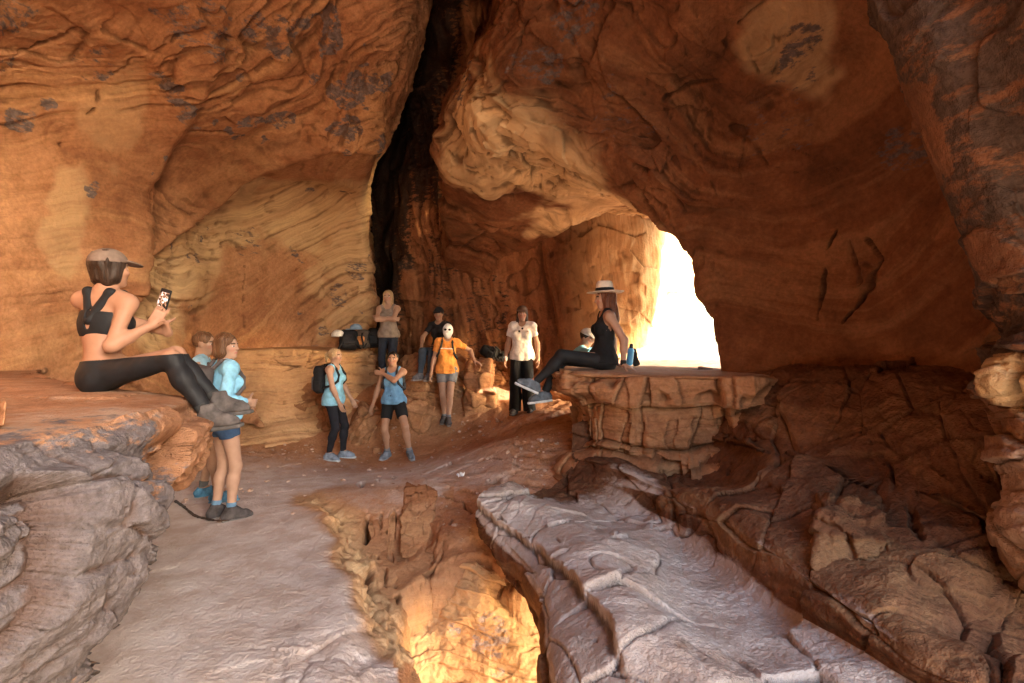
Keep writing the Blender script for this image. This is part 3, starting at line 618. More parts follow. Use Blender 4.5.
h = h * (1 - .85 * top) + bw * sstep(LZ + .02, LZ - .14, G[..., 2]) * (1 - sstep(.2, .6, N[..., 2]))
lump = sstep(1.25, .75, G[..., 2]) * np.exp(-((G[..., 1] - 1.75) / .45) ** 2)
h = h + .06 * lump
face = sstep(LZ + .05, LZ - .03, G[..., 2])
near = sstep(2.75, 2.0, G[..., 1])
varn = face * np.clip(.58 * near + .55 * near * fbm(G, 1.8, 3, 82) + .16, 0, 1) - .5 * sstep(2.3, 2.9, G[..., 1])
dust = .35 * top + .5 * near * face * sstep(.0, -.3, fbm(G, 1.8, 3, 82))
ledge_root = empty('rock_ledge', (-1.6, 2.4, 0))
tag(ledge_root, 'grey weathered sandstone ledge carrying the woman in the cap and black leggings', 'rock ledge')
o, LEDGE_V = surface('ledge_rock', G, h, N, M_LEDGE, varnish=np.clip(varn, 0, 1), dust=dust, kind=None)
o.parent = ledge_root; o.location = (-ledge_root.location[0], -ledge_root.location[1], 0)

# right ledge: recessed core with a stack of split blocks in its face
def right_ledge():
    rim = [(.75, 7.6), (.56, 6.6), (.54, 5.85), (.52, 5.35), (.58, 5.0), (.90, 4.80), (1.25, 4.66), (1.62, 4.50), (1.98, 4.42), (2.6, 4.3)]
    rows = []
    for k, (x, y) in enumerate(rim):
        a = np.array(rim[max(k - 1, 0)]); b = np.array(rim[min(k + 1, len(rim) - 1)])
        t = (b - a) / np.linalg.norm(b - a); o = np.array([t[1], -t[0]])
        def q(d, z): return ('w', x + o[0] * d, y + o[1] * d, z)
        s = 1 if k > 3 else .4
        zt = 1.315
        bx = float(np.interp(k, [0, 4, 9], [3.8, 3.8, 3.6])); by = float(np.interp(k, [0, 4, 9], [7.6, 6.6, 5.4]))
        rows.append([('w', bx, by, zt + .03), ('w', (bx + x) / 2, (by + y) / 2, zt + .02), q(-.25, zt), q(-.03, zt - .02), q(0, zt - .1), q(-.01 * s, zt - .3), q(-.02 * s, zt - .55), q(-.05 * s, zt - .85), q(-.14 * s, zt - 1.12), q(-.22 * s, zt - 1.4)])
    return rows
G = loft(right_ledge(), 460, 460); N = normals(G, np.array([.5, 0, 6], f32))
h = rock(G, N, bed=(.02, .05, 1), layer=0.13, a_str=0.03, a_blk=0.02, blk=0.4, a_big=0.03, a_fine=0.011, seed=91, crackd=0.012, squash=.6, a_spall=.012, rough0=.2)
top = sstep(.75, .96, N[..., 2]) * sstep(1.2, 1.29, G[..., 2])
h = h * (1 - .8 * top)
uu = np.cumsum(np.linalg.norm(np.diff(G[:, G.shape[1] // 2], axis=0, prepend=G[:1, G.shape[1] // 2]), axis=-1))[:, None] + 0 * G[..., 2]
wz = .08 * fbm(G, 1.3, 4, 96)
bw = brickwork(uu, G[..., 2] + wz, [1.8, 1.02, .60, .52, .16, -.3], .5, 2, .14, .022, .09 * fbm(G, 2.2, 3, 97)) + .55 * brickwork(uu + 1.7, G[..., 2] + 1.3 * wz, [1.6, 1.0, .88, .56, .40, .2, -.3], .21, 6, .07, .010, .06 * fbm(G, 3.2, 3, 99))
steep = 1 - sstep(.15, .55, N[..., 2])
lip = .0 * sstep(1.08, 1.16, G[..., 2])
slot = -.08 * np.exp(-((G[..., 2] - .57 + .04 * fbm(G, 2, 2, 95)) / .04) ** 2)
under = -.17 * sstep(.95, .55, G[..., 0]) * sstep(.35, .5, G[..., 2]) * sstep(1.12, 1.0, G[..., 2])
h = h + (bw + lip + slot + under) * steep - .10 * sstep(.1, .5, fbm(G, 2.6, 3, 93)) * steep * sstep(.9, 1.2, G[..., 2])
ledge2 = empty('rock_ledge', (1.1, 5.0, 0.1))
tag(ledge2, 'broken sandstone ledge of stacked tan blocks under the woman in the straw hat', 'rock ledge')
o, LEDGE2_V = surface('ledge_rock', G, h, N, M_BLOCK, dust=.5 * top, kind=None)
o.parent = ledge2; o.location = [-v for v in ledge2.location]

# ---- rock blocks: a box of points cut by random planes, roughened
def rock_block(name, quad, depth, mat, parent=None, seed=0, n=26, rough=.012, attrs=None):
    """quad: four photo corners (px,py,Y) lower-left, lower-right, upper-right, upper-left of the front; depth back along the sight line"""
    q = [at(*p) for p in quad]
    c = sum(q) / 4; back = c - EYE; back[2] *= .15; back /= np.linalg.norm(back)
    u = np.linspace(-1, 1, n)
    # cube sphere of side grids, mapped trilinearly
    faces = []
    V = []; Q = []
    def addface(f):
        s = len(V) and sum(len(v) for v in V) or 0
        a, b = np.meshgrid(u, u, indexing='ij'); p = f(a, b).reshape(-1, 3)
        V.append(p); Q.append(grid_quads(n, n) + s)
    o1 = np.ones((n, n))
    addface(lambda a, b: np.stack([a, b, -o1], -1)); addface(lambda a, b: np.stack([b, a, o1], -1))
    addface(lambda a, b: np.stack([a, o1, b], -1)); addface(lambda a, b: np.stack([b, -o1, a], -1))
    addface(lambda a, b: np.stack([o1, b, a], -1)); addface(lambda a, b: np.stack([-o1, a, b], -1))
    V = np.concatenate(V); Q = np.concatenate(Q)
    # round the box a little (superellipsoid)
    p = 9.0
    r = (np.abs(V) ** p).sum(1) ** (1 / p); V = V / r[:, None]
    U0, W0, D0 = V[:, 0] * .5 + .5, V[:, 1] * .5 + .5, V[:, 2] * .5 + .5
    P = (q[0] * ((1 - U0) * (1 - W0))[:, None] + q[1] * (U0 * (1 - W0))[:, None] + q[2] * (U0 * W0)[:, None] + q[3] * ((1 - U0) * W0)[:, None])
    P = P + back[None] * (D0 * depth)[:, None]
    P = P.astype(f32)
    ctr = P.mean(0); Nn = P - ctr; Nn /= np.linalg.norm(Nn, axis=1, keepdims=True)
    size = np.linalg.norm(q[1] - q[0])
    f1, e, t, rr = cells(P / (size * .45 + .05), seed)
    d = size * .24 * t + .05 * size * vnoise(P, 9, seed + 4) + rough * 1.5 * fbm(P, 6, 4, seed) + .5 * rough * fbm(P, 20, 2, seed + 1) - size * .02 * (1 - sstep(0, .1, e)) + .4 * rough * strata(P[:, 2] / .05 + .5 * vnoise(P, 4, seed), seed)
    P = P + Nn * d[:, None]
    z = np.zeros(len(P), f32)
    at_ = {'bed': P[:, 2] * 1.0, 'varnish': z, 'dust': z, 'pale': z, 'hollow_shade': np.clip(1 - e / .1, 0, 1).astype(f32) * .8}
    for k, v in (attrs or {}).items(): at_[k] = z + v
    o = mesh_from(name, P, Q, mat, None, attrs=at_)
    # weld the face seams
    import bmesh
    bm = bmesh.new(); bm.from_mesh(o.data); bmesh.ops.remove_doubles(bm, verts=bm.verts, dist=.0015); bm.to_mesh(o.data); bm.free()
    for pl in o.data.polygons: pl.use_smooth = True
    if parent:
        o.parent = parent; o.location = [-v for v in parent.location]
    return o
# ---- loose rocks that lie about
def boulder(quad, depth, label, seed, group=None, mat=None, n=34, rough=.02, **at_):
    o = rock_block('boulder', quad, depth, mat or M_BLOCK, None, seed, n, rough, at_)
    tag(o, label, 'boulder', group); return o
boulder([(812, 566, 2.55), (880, 586, 2.42), (888, 505, 2.72), (818, 505, 2.8)], .4, 'rounded boulder half sunk in the dark lower wall right of the stacked blocks', 5, mat=M_SHELF, dust=.2, rough=.03)
boulder([(338, 452, 7.7), (362, 453, 7.6), (384, 412, 7.9), (360, 404, 8.1)], .5, 'tilted slab between the ponytailed hiker and the woman in black shorts', 8)
boulder([(398, 436, 8.05), (428, 434, 8.0), (436, 408, 8.3), (400, 396, 8.4)], .5, 'smooth brown slab behind the woman in black shorts', 9, mat=M_FLOOR)
boulder([(316, 428, 7.95), (334, 430, 7.9), (334, 408, 8.0), (318, 406, 8.1)], .35, 'pale stone block behind the legs of the ponytailed hiker', 12)
boulder([(224, 424, 7.6), (262, 426, 7.5), (254, 404, 7.7), (230, 402, 7.8)], .5, 'low flat stone lying on the floor beside the hiker in blue shorts', 14)
boulder([(372, 456, 7.5), (381, 456, 7.5), (380, 449, 7.5), (374, 449, 7.5)], .09, 'small stone by the left shoe of the woman in black shorts', 15, n=14)
boulder([(300, 404, 8.15), (326, 408, 8.1), (322, 384, 8.2), (302, 384, 8.2)], .4, 'lumpy tan rock set against the wall under the bench beside the black backpack', 16)
# waist-high block that the masked hiker leans on
ped = empty('rock_pedestal', at(480, 422, 8.4))
tag(ped, 'stacked stone pedestal under the hand of the hiker in the orange shirt', 'rock')
for k, (q, Y) in enumerate((([(466, 392), (494, 394), (492, 374), (466, 372)], 8.38), ([(467, 374), (491, 376), (490, 360), (468, 359)], 8.4), ([(464, 412), (496, 414), (496, 390), (465, 388)], 8.4), ([(462, 436), (500, 438), (498, 408), (463, 408)], 8.42))):
    rock_block('rock_block', [(p[0], p[1], Y) for p in q], .45, M_BLOCK, ped, seed=30 + k, n=22)
boulder([(-12, 424, 1.75), (4, 426, 1.72), (6, 402, 1.76), (-12, 398, 1.8)], .1, 'small tan stone resting on the near end of the grey ledge', 18, n=18, rough=.008)

for q, lab, k in (([(374, 604, 3.93), (385, 612, 3.93), (384, 488, 5.55), (369, 486, 5.6)], 'narrow rock fin along the left of the three floor cracks', 41),
                  ([(387, 596, 4.03), (394, 604, 4.03), (396, 486, 5.5), (388, 484, 5.6)], 'thin rock fin between the two darkest floor cracks', 42),
                  ([(400, 556, 4.4), (424, 560, 4.4), (440, 490, 5.3), (404, 484, 5.5)], 'broad cracked slab above the glowing hole in the floor', 43)):
    o = rock_block('rock_slab', q, .22, M_BENCH, None, seed=k, n=44, rough=.016, attrs={'dust': .3}); tag(o, lab, 'rock slab')
# grit and pebbles in the corners of the floor: too many to count, one object
def gravel():
    rs = np.random.RandomState(5); V = []; T = []; n = 0
    import bmesh
    bm = bmesh.new(); bmesh.ops.create_icosphere(bm, subdivisions=1, radius=1); base = np.array([v.co[:] for v in bm.verts], f32); tri = np.array([[v.index for v in f.verts] for f in bm.faces]); bm.free()
    FV = FLOOR_V.reshape(-1, 3)
    spots = [(-3.1, 7.4, .7, 90), (-1.9, 7.9, .5, 70), (-.6, 7.9, .5, 60), (-1.4, 6.3, .9, 60), (-3.0, 5.6, .7, 50), (.1, 5.6, .6, 70), (-.3, 4.9, .5, 40)]
    for cx, cy, r, k in spots:
        for _ in range(int(1.3 * k)):
            x, y = cx + rs.randn() * r * .6, cy + rs.randn() * r * .6
            i = np.argmin((FV[:, 0] - x) ** 2 + (FV[:, 1] - y) ** 2); p = FV[i]
            if p[2] < -.25: continue
            sc = .006 * (1 + rs.rand() ** 4 * 5)
            q = base * (1 + .35 * (rs.rand(len(base), 1) - .5)) * sc * np.array([1, .6 + rs.rand() * .5, .45 + .3 * rs.rand()])
            a = rs.rand() * 6.28; c_, s_ = math.cos(a), math.sin(a)
            q = np.stack([q[:, 0] * c_ - q[:, 1] * s_, q[:, 0] * s_ + q[:, 1] * c_, q[:, 2]], -1)
            V.append(q + p + [0, 0, sc * .25]); T.append(tri + n); n += len(base)
    V = np.concatenate(V).astype(f32); z = np.zeros(len(V), f32)
    o = mesh_from('gravel', V, None, M_FLOOR, None, smooth=False, tris=np.concatenate(T), attrs={'bed': V[:, 2], 'varnish': z, 'dust': z + .55, 'pale': z, 'hollow_shade': z})
    o['kind'] = 'stuff'
gravel()
# ------------------------------------------------------------------ implicit shapes -> one smooth mesh
def V3(*a): return np.array(a if len(a) == 3 else a[0], f32)
def unit(v): v = np.asarray(v, f32); return v / (np.linalg.norm(v) + 1e-9)
def cap(a, b, ra, rb, tag='', k=.02, lim=None):
    return dict(t='cap', a=V3(a), b=V3(b), ra=ra, rb=rb, tag=tag, k=k, lim=lim)
def ell(c, ax, r, tag='', k=.02):
    return dict(t='ell', c=V3(c), ax=np.array(ax, f32), r=V3(r), tag=tag, k=k)
def rbox(c, ax, r, rad, tag='', k=.01):
    return dict(t='box', c=V3(c), ax=np.array(ax, f32), r=V3(r), rad=rad, tag=tag, k=k)
I3 = np.eye(3, dtype=f32)
def pdist(p, P, infl=0.0):
    if p['t'] == 'cap':
        ab = p['b'] - p['a']; L2 = float(ab @ ab) + 1e-9
        t = ((P - p['a']) @ ab) / L2; tc = np.clip(t, 0, 1)
        d = np.sqrt(((P - p['a'] - tc[..., None] * ab) ** 2).sum(-1)) - (p['ra'] + (p['rb'] - p['ra']) * tc) - infl
        if p.get('lim'):
            L = math.sqrt(L2); lo, hi = p['lim']
            if lo is not None: d = np.maximum(d, (lo - t) * L)
            if hi is not None: d = np.maximum(d, (t - hi) * L)
        return d
    q = (P - p['c']) @ p['ax'].T
    if p['t'] == 'ell':
        r = p['r'] + infl
        k0 = np.sqrt(((q / r) ** 2).sum(-1)); k1 = np.sqrt(((q / (r * r)) ** 2).sum(-1)) + 1e-6
        return k0 * (k0 - 1) / k1
    q = np.abs(q) - (p['r'] + infl - p['rad'])
    return np.sqrt((np.maximum(q, 0) ** 2).sum(-1)) + np.minimum(q.max(-1), 0) - p['rad']
def pbox(p, pad):
    if p['t'] == 'cap':
        r = max(p['ra'], p['rb']) + pad
        return np.minimum(p['a'], p['b']) - r, np.maximum(p['a'], p['b']) + r
    e = (np.abs(p['ax'].T) @ p['r']) + pad
    return p['c'] - e, p['c'] + e
class Field:
    def __init__(s, prims, vox, pad=.03, infl=0.0):
        los, his = zip(*[pbox(p, pad + infl) for p in prims])
        s.lo = np.min(los, 0); hi = np.max(his, 0); s.v = vox
        s.n = np.ceil((hi - s.lo) / vox).astype(int) + 2
        s.f = np.full(s.n, .2, f32)
        for p in prims: s.add(p, infl)
    def _sub(s, p, pad):
        lo, hi = pbox(p, pad)
        i0 = np.clip(np.floor((lo - s.lo) / s.v).astype(int), 0, s.n); i1 = np.clip(np.ceil((hi - s.lo) / s.v).astype(int) + 1, 0, s.n)
        if (i1 <= i0).any(): return None, None
        sl = tuple(slice(a, b) for a, b in zip(i0, i1))
        g = np.stack(np.meshgrid(*[s.lo[k] + s.v * np.arange(i0[k], i1[k]) for k in range(3)], indexing='ij'), -1).astype(f32)
        return sl, g
    def add(s, p, infl=0.0):
        k = p['k']; sl, g = s._sub(p, infl + 3 * k + 3 * s.v)
        if sl is None: return
        d = pdist(p, g, infl); a = s.f[sl]
        h = np.maximum(k - np.abs(a - d), 0) / k if k > 0 else 0
        s.f[sl] = np.minimum(a, d) - h * h * k * .25
    def cut(s, p, infl=0.0):
        k = p['k']; sl, g = s._sub(p, infl + 3 * k + 3 * s.v)
        if sl is None: return
        d = -pdist(p, g, infl); a = s.f[sl]
        h = np.maximum(k - np.abs(a - d), 0) / k if k > 0 else 0
        s.f[sl] = np.maximum(a, d) + h * h * k * .25
    def grid(s):
        return np.stack(np.meshgrid(*[s.lo[k] + s.v * np.arange(s.n[k]) for k in range(3)], indexing='ij'), -1).astype(f32)
    def plane(s, pt, n):
        n = unit(n)
        g = [s.lo[k] + s.v * np.arange(s.n[k]) for k in range(3)]
        d = (g[0] - pt[0])[:, None, None] * n[0] + (g[1] - pt[1])[None, :, None] * n[1] + (g[2] - pt[2])[None, None, :] * n[2]
        s.f = np.maximum(s.f, d.astype(f32))
    def bump(s, amp, freq, seed=0, stretch=(1, 1, 1)):
        m = np.abs(s.f) < .04
        i = np.argwhere(m)
        P = (s.lo + i * s.v).astype(f32) * np.array(stretch, f32)
        s.f[m] += amp * fbm(P, freq, 3, seed)
    def mesh(s):
        f = s.f; f[0] = f[-1] = .1; f[:, 0] = f[:, -1] = .1; f[:, :, 0] = f[:, :, -1] = .1
        neg = f < 0; nx, ny, nz = s.n
        c = np.zeros((nx - 1, ny - 1, nz - 1), np.int8)
        for a in (0, 1):
            for b in (0, 1):
                for d in (0, 1): c += neg[a:nx - 1 + a, b:ny - 1 + b, d:nz - 1 + d]
        act = (c > 0) & (c < 8); I = np.argwhere(act); idx = np.full(act.shape, -1, np.int32); idx[act] = np.arange(len(I))
        pos = np.zeros((len(I), 3), f32); cnt = np.zeros(len(I), f32)
        cor = [(a, b, d) for a in (0, 1) for b in (0, 1) for d in (0, 1)]
        for p in cor:
            for ax in range(3):
                if p[ax] == 0:
                    q = list(p); q[ax] = 1
                    fa = f[tuple((I + p).T)]; fb = f[tuple((I + q).T)]
                    m = (fa < 0) != (fb < 0)
                    t = np.where(m, fa / np.where(m, fa - fb, 1), 0)
                    P = np.array(p, f32)[None].repeat(len(I), 0); P[:, ax] += t
                    pos += P * m[:, None]; cnt += m
        V = s.lo + (I + pos / np.maximum(cnt, 1)[:, None]) * s.v
        quads = []
        for ax in range(3):
            o1, o2 = [(1, 2), (2, 0), (0, 1)][ax]
            sl0 = [slice(1, -1)] * 3; sl1 = [slice(1, -1)] * 3
            sl0[ax] = slice(0, -1); sl1[ax] = slice(1, None)
            a, b = neg[tuple(sl0)], neg[tuple(sl1)]
            E = np.argwhere(a != b); fl = a[tuple(E.T)]
            off = np.ones(3, int); off[ax] = 0; E = E + off
            def cell(d1, d2):
                e = E.copy(); e[:, o1] -= d1; e[:, o2] -= d2; return idx[tuple(e.T)]
            q = np.stack([cell(1, 1), cell(0, 1), cell(0, 0), cell(1, 0)], -1)
            q[~fl] = q[~fl][:, ::-1]; quads.append(q)
        Q = np.concatenate(quads); Q = Q[(Q >= 0).all(1)]
        return V.astype(f32), Q

_fab = {}
def fabric(name, col, rough=.85, var=.25, scale=60, sheen=0.0, bump=.25):
    key = (name, col)
    if key in _fab: return _fab[key]
    m, nt, b = new_mat(name)
    pos = nd(nt, 'ShaderNodeTexCoord').outputs['Object']
    n1 = noise(nt, pos, 14, 3, .6); n2 = noise(nt, pos, scale * 3, 2, .5)
    c = mixc(nt, ramp(nt, n1, [(.3, (0, 0, 0)), (.7, (1, 1, 1))]), tuple(v * (1 - var) for v in col), tuple(min(1, v * (1 + var)) for v in col))
    lk(nt, c, b.inputs['Base Color']); b.inputs['Roughness'].default_value = rough
    bm = nd(nt, 'ShaderNodeBump'); bm.inputs['Strength'].default_value = bump; bm.inputs['Distance'].default_value = .006
    lk(nt, mth(nt, 'ADD', n1, mth(nt, 'MULTIPLY', n2, .25)), bm.inputs['Height']); lk(nt, bm.outputs[0], b.inputs['Normal'])
    _fab[key] = m; return m
def hair_mat(name, col):
    m, nt, b = new_mat(name)
    pos = nd(nt, 'ShaderNodeTexCoord').outputs['Object']
    n1 = noise(nt, mapping(nt, pos, (0, 0, 0), (160, 160, 9)), 1, 3, .6)
    c = mixc(nt, ramp(nt, n1, [(.35, (0, 0, 0)), (.65, (1, 1, 1))]), tuple(v * .5 for v in col), tuple(min(1, v * 1.5) for v in col))
    lk(nt, c, b.inputs['Base Color']); b.inputs['Roughness'].default_value = .5
    bm = nd(nt, 'ShaderNodeBump'); bm.inputs['Strength'].default_value = .6; bm.inputs['Distance'].default_value = .006
    lk(nt, n1, bm.inputs['Height']); lk(nt, bm.outputs[0], b.inputs['Normal'])
    return m
def skin_mat():
    m, nt, b = new_mat('skin')
    a = nd(nt, 'ShaderNodeAttribute', attribute_name='tint')
    pos = nd(nt, 'ShaderNodeTexCoord').outputs['Object']
    n1 = noise(nt, pos, 22, 3, .5)
    c = mixc(nt, .35, a.outputs['Color'], ramp(nt, n1, [(.3, (.8, .72, .7)), (.7, (1.1, 1.08, 1.05))]), 'MULTIPLY')
    lk(nt, c, b.inputs['Base Color']); b.inputs['Roughness'].default_value = .55
    b.inputs['Subsurface Weight'].default_value = .0
    return m
M_SKIN = skin_mat()

def ik(a, b, l1, l2, pole):
    a, b, pole = V3(a), V3(b), unit(pole)
    d = b - a; L = float(np.linalg.norm(d))
    if L > (l1 + l2) * .995: b = a + d * ((l1 + l2) * .995 / L); d = b - a; L = float(np.linalg.norm(d))
    u = d / L; x = (l1 * l1 - l2 * l2 + L * L) / (2 * L); h = math.sqrt(max(l1 * l1 - x * x, 0))
    n = unit(pole - u * float(pole @ u))
    return a + u * x + n * h, b
def rotz(v, deg):
    c, s = math.cos(math.radians(deg)), math.sin(math.radians(deg))
    return V3(c * v[0] - s * v[1], s * v[0] + c * v[1], v[2])

class Figure:
    """one person: joints from a pose, body prims, then garments cut from the same prims. Local axes: x right, y forward, z up."""
    def __init__(s, loc, yaw, label, group=None, S=1.0, male=False, vox=.007, skin=(.47, .27, .185), hair=(.05, .03, .02),
                 pel=(0, 0, .90), hipyaw=0, hiptilt=(0, 0, 1), up1=(0, 0, 1), up2=(0, 0, 1), twist=0, head=(0, 0), headtilt=0,
                 ankR=(.10, 0, .08), ankL=(-.10, 0, .08), kneeR=(0, 1, 0), kneeL=(0, 1, 0), footR=None, footL=None,
                 wrR=(.24, .05, .82), wrL=(-.24, .05, .82), elR=(.3, -1, 0), elL=(-.3, -1, 0), hdR=None, hdL=None, pnR=None, pnL=None, curl=.35, curlR=None, curlL=None,
                 lips=(.42, .17, .13), face=True):
        s.S, s.vox, s.male = S, vox, male
        s.root = empty('person', loc, math.radians(yaw)); tag(s.root, label, 'person', group)
        skin = tuple(v * .82 for v in skin); s.skin, s.haircol = skin, hair
        sc = lambda v: V3(v) * S
        pel = sc(pel); up1 = unit(up1); up2 = unit(up2)
        fw1 = rotz((0, 1, 0), hipyaw); rt1 = unit(np.cross(fw1, up1)); fw1 = unit(np.cross(up1, rt1))
        fw2 = rotz((0, 1, 0), hipyaw + twist); rt2 = unit(np.cross(fw2, up2)); fw2 = unit(np.cross(up2, rt2))
        sw = .178 if male else .160
        waist = pel + up1 * .125 * S; chest = waist + unit(up1 + up2) * .17 * S; neck = chest + up2 * .19 * S
        shR = neck - up2 * .055 * S + rt2 * sw * S; shL = neck - up2 * .055 * S - rt2 * sw * S
        hu = unit(V3(0, 0, 1) + .25 * up2); hf = rotz((0, 1, 0), hipyaw + twist + head[0])
        p = math.radians(head[1]); hf = unit(hf - hu * float(hf @ hu)); hf2 = hf * math.cos(p) + hu * math.sin(p); hu = hu * math.cos(p) - hf * math.sin(p); hf = hf2
        hr = unit(np.cross(hf, hu)); tl = math.radians(headtilt); hu = unit(hu + hr * math.tan(tl)); hr = unit(np.cross(hf, hu))
        hc = neck + unit(V3(0, 0, .6) + .4 * up2) * .145 * S + hf * .022 * S
        s.__dict__.update(pel=pel, waist=waist, chest=chest, neck=neck, shR=shR, shL=shL, up1=up1, up2=up2, fw1=fw1, fw2=fw2, rt1=rt1, rt2=rt2, hc=hc, hu=hu, hf=hf, hr=hr)
        A1 = (rt1, fw1, up1); A2 = (rt2, fw2, up2); AH = (hr, hf, hu); s.A1, s.A2, s.AH = A1, A2, AH
        R = lambda *r: tuple(v * S for v in r)
        B = []
        wf = 1.0 if not male else 1.06
        B += [ell(pel + up1 * .015 * S, A1, R(.158, .108, .125), 'pelvis', .05), ell(waist + up1 * .01 * S, A1, R(.128 * wf, .092, .13), 'waist', .06),
              ell(chest, A2, R(.145 * wf, .105, .165), 'chest', .06), cap(neck - up2 * .045 * S + rt2 * .09 * S, neck - up2 * .045 * S - rt2 * .09 * S, .066 * S, .066 * S, 'girdle', .05)]
        for q in (-1, 1):
            B.append(ell(pel - fw1 * .045 * S + rt1 * q * .07 * S - up1 * .03 * S, A1, R(.085, .085, .095), 'pelvis', .04))
            if not male: B.append(ell(chest + fw2 * .075 * S + rt2 * q * .066 * S + up2 * .01 * S, A2, R(.064, .055, .064), 'bust', .03))
        hb = hc - hu * .07 * S - hf * .022 * S
        B += [cap(neck - up2 * .03 * S, hb, (.056 if not male else .062) * S, .052 * S, 'neck', .03)]
        B += [cap(neck + up2 * .015 * S, s.shR * .75 + neck * .25 + up2 * .012 * S, .04 * S, .036 * S, 'trap', .04), cap(neck + up2 * .015 * S, s.shL * .75 + neck * .25 + up2 * .012 * S, .04 * S, .036 * S, 'trap', .04)]
        # arms and hands
        s.J = {}
        for sd, q, sh, wr, el, hd, pn, cu in (('R', 1, shR, wrR, elR, hdR, pnR, curlR), ('L', -1, shL, wrL, elL, hdL, pnL, curlL)):
            e, w = ik(sh, sc(wr), .275 * S, .245 * S, V3(el))
            m = 1.1 if male else 1.0
            B += [ell(sh, A2, R(.056 * m, .056 * m, .058 * m), 'delt' + sd, .04), cap(sh, e, .048 * m * S, .038 * m * S, 'uarm' + sd, .03), cap(e, w, .040 * m * S, .026 * m * S, 'farm' + sd, .02), cap(e, e + (w - e) * .4, .040 * m * S, .040 * m * S, 'farm' + sd, .02)]
            d = unit(hd) if hd is not None else unit(w - e)
            n = unit(pn) if pn is not None else unit(-rt2 * q + .2 * fw2)
            n = unit(n - d * float(n @ d)); sv = unit(np.cross(d, n)); 
            if float(sv @ (fw2 + .3 * up2)) < 0: sv = -sv
            c_ = curl if cu is None else cu
            s.hand(B, w, d, n, sv, c_, sd)
            s.J['e' + sd], s.J['w' + sd], s.J['d' + sd], s.J['n' + sd], s.J['s' + sd] = e, w, d, n, sv
        # legs and feet
        for sd, q, an, kn, ft in (('R', 1, ankR, kneeR, footR), ('L', -1, ankL, kneeL, footL)):
            h = pel + rt1 * q * .085 * S - up1 * .02 * S
            k, a = ik(h, sc(an), .425 * S, .40 * S, V3(kn))
            B += [cap(h, k, .088 * S, .055 * S, 'thigh' + sd, .04), cap(k, k + (a - k) * .35 - unit(V3(kn)) * .012 * S, .053 * S, .055 * S, 'calf' + sd, .03), cap(k + (a - k) * .3 - unit(V3(kn)) * .010 * S, a, .053 * S, .034 * S, 'shin' + sd, .03)]
            f = unit(ft) if ft is not None else rotz((0, 1, 0), hipyaw - q * 10)
            sh_ = unit(a - k); dn = unit(sh_ - f * float(sh_ @ f))
            heel = a - f * .035 * S + dn * .045 * S; ball = a + f * .115 * S + dn * .055 * S; toe = a + f * .150 * S + dn * .06 * S
            B += [cap(a, heel, .036 * S, .032 * S, 'foot' + sd, .02), cap(a + f * .02 * S, ball, .036 * S, .030 * S, 'foot' + sd, .02), cap(heel, ball, .030 * S, .034 * S, 'foot' + sd, .02), cap(ball, toe, .034 * S, .022 * S, 'foot' + sd, .02)]
            s.J.update({'h' + sd: h, 'k' + sd: k, 'a' + sd: a, 'f' + sd: f, 'dn' + sd: dn, 'heel' + sd: heel, 'toe' + sd: toe})
        # head with a face
        HS = .93 * S
        H = lambda x, y, z: hc + (hr * x + hf * y + hu * z) * HS
        s.H = H
        B += [ell(H(0, -.012, .025), AH, R(.073, .093, .085), 'head', .02), ell(H(0, .022, -.04), AH, R(.057, .066, .074), 'head', .03), cap(H(-.012, .064, -.094), H(.012, .064, -.094), .017 * S, .017 * S, 'head', .02),
              cap(H(-.038, .070, .030), H(.038, .070, .030), .013 * S, .013 * S, 'head', .012), cap(H(0, .086, .018), H(0, .104, -.020), .007 * S, .011 * S, 'head', .012),
              ell(H(.0, .085, -.052), AH, R(.023, .010, .010), 'head', .008)]
        for q in (-1, 1): B += [ell(H(q * .075, -.006, -.004), AH, R(.009, .02, .030), 'head', .01), ell(H(q * .045, .055, -.02), AH, R(.024, .024, .02), 'head', .02), ell(H(q * .011, .098, -.023), AH, R(.009, .010, .008), 'head', .008)]
        for p_ in B:
            if p_['tag'][:4] not in ('head', 'hand', 'foot'):
                k_ = .93
                if p_['t'] == 'cap': p_['ra'] *= k_; p_['rb'] *= k_
                else: p_['r'] = p_['r'] * k_
        s.B = B
        F = Field(B, vox)
        for q in (-1, 1): F.cut(ell(H(q * .031, .098, .008), AH, R(.019, .019, .013), '', .012))
        for q in (-1, 1): F.add(ell(H(q * .031, .074, .006), AH, R(.013, .013, .011), '', .004))
        V, Q = F.mesh()
        col = np.tile(np.array(skin, f32), (len(V), 1))
        L = (V - hc) / S; x, y, z = L @ hr, L @ hf, L @ hu
        fr = y > .055
        lipm = fr & (np.abs(x) < .023) & (np.abs(z + .053) < .009)
        eye = fr & ((np.abs(np.abs(x) - .031) / .014) ** 2 + ((z - .006) / .0075) ** 2 < 1)
        iris = fr & ((np.abs(np.abs(x) - .031) / .0065) ** 2 + ((z - .006) / .0075) ** 2 < 1)
        brow = fr & (np.abs(np.abs(x) - .033) < .018) & (np.abs(z - .030 + .15 * np.abs(np.abs(x) - .03)) < .006)
        cheek = fr & (np.hypot(np.abs(x) - .042, z + .025) < .022)
        col[cheek] *= (1.08, .9, .9)
        col[lipm] = lips; col[eye] = (.55, .5, .47); col[iris] = (.03, .02, .015); col[brow] = np.array(hair) * .8
        s.body = mesh_from('body', V, Q, M_SKIN, s.root, colors=col)
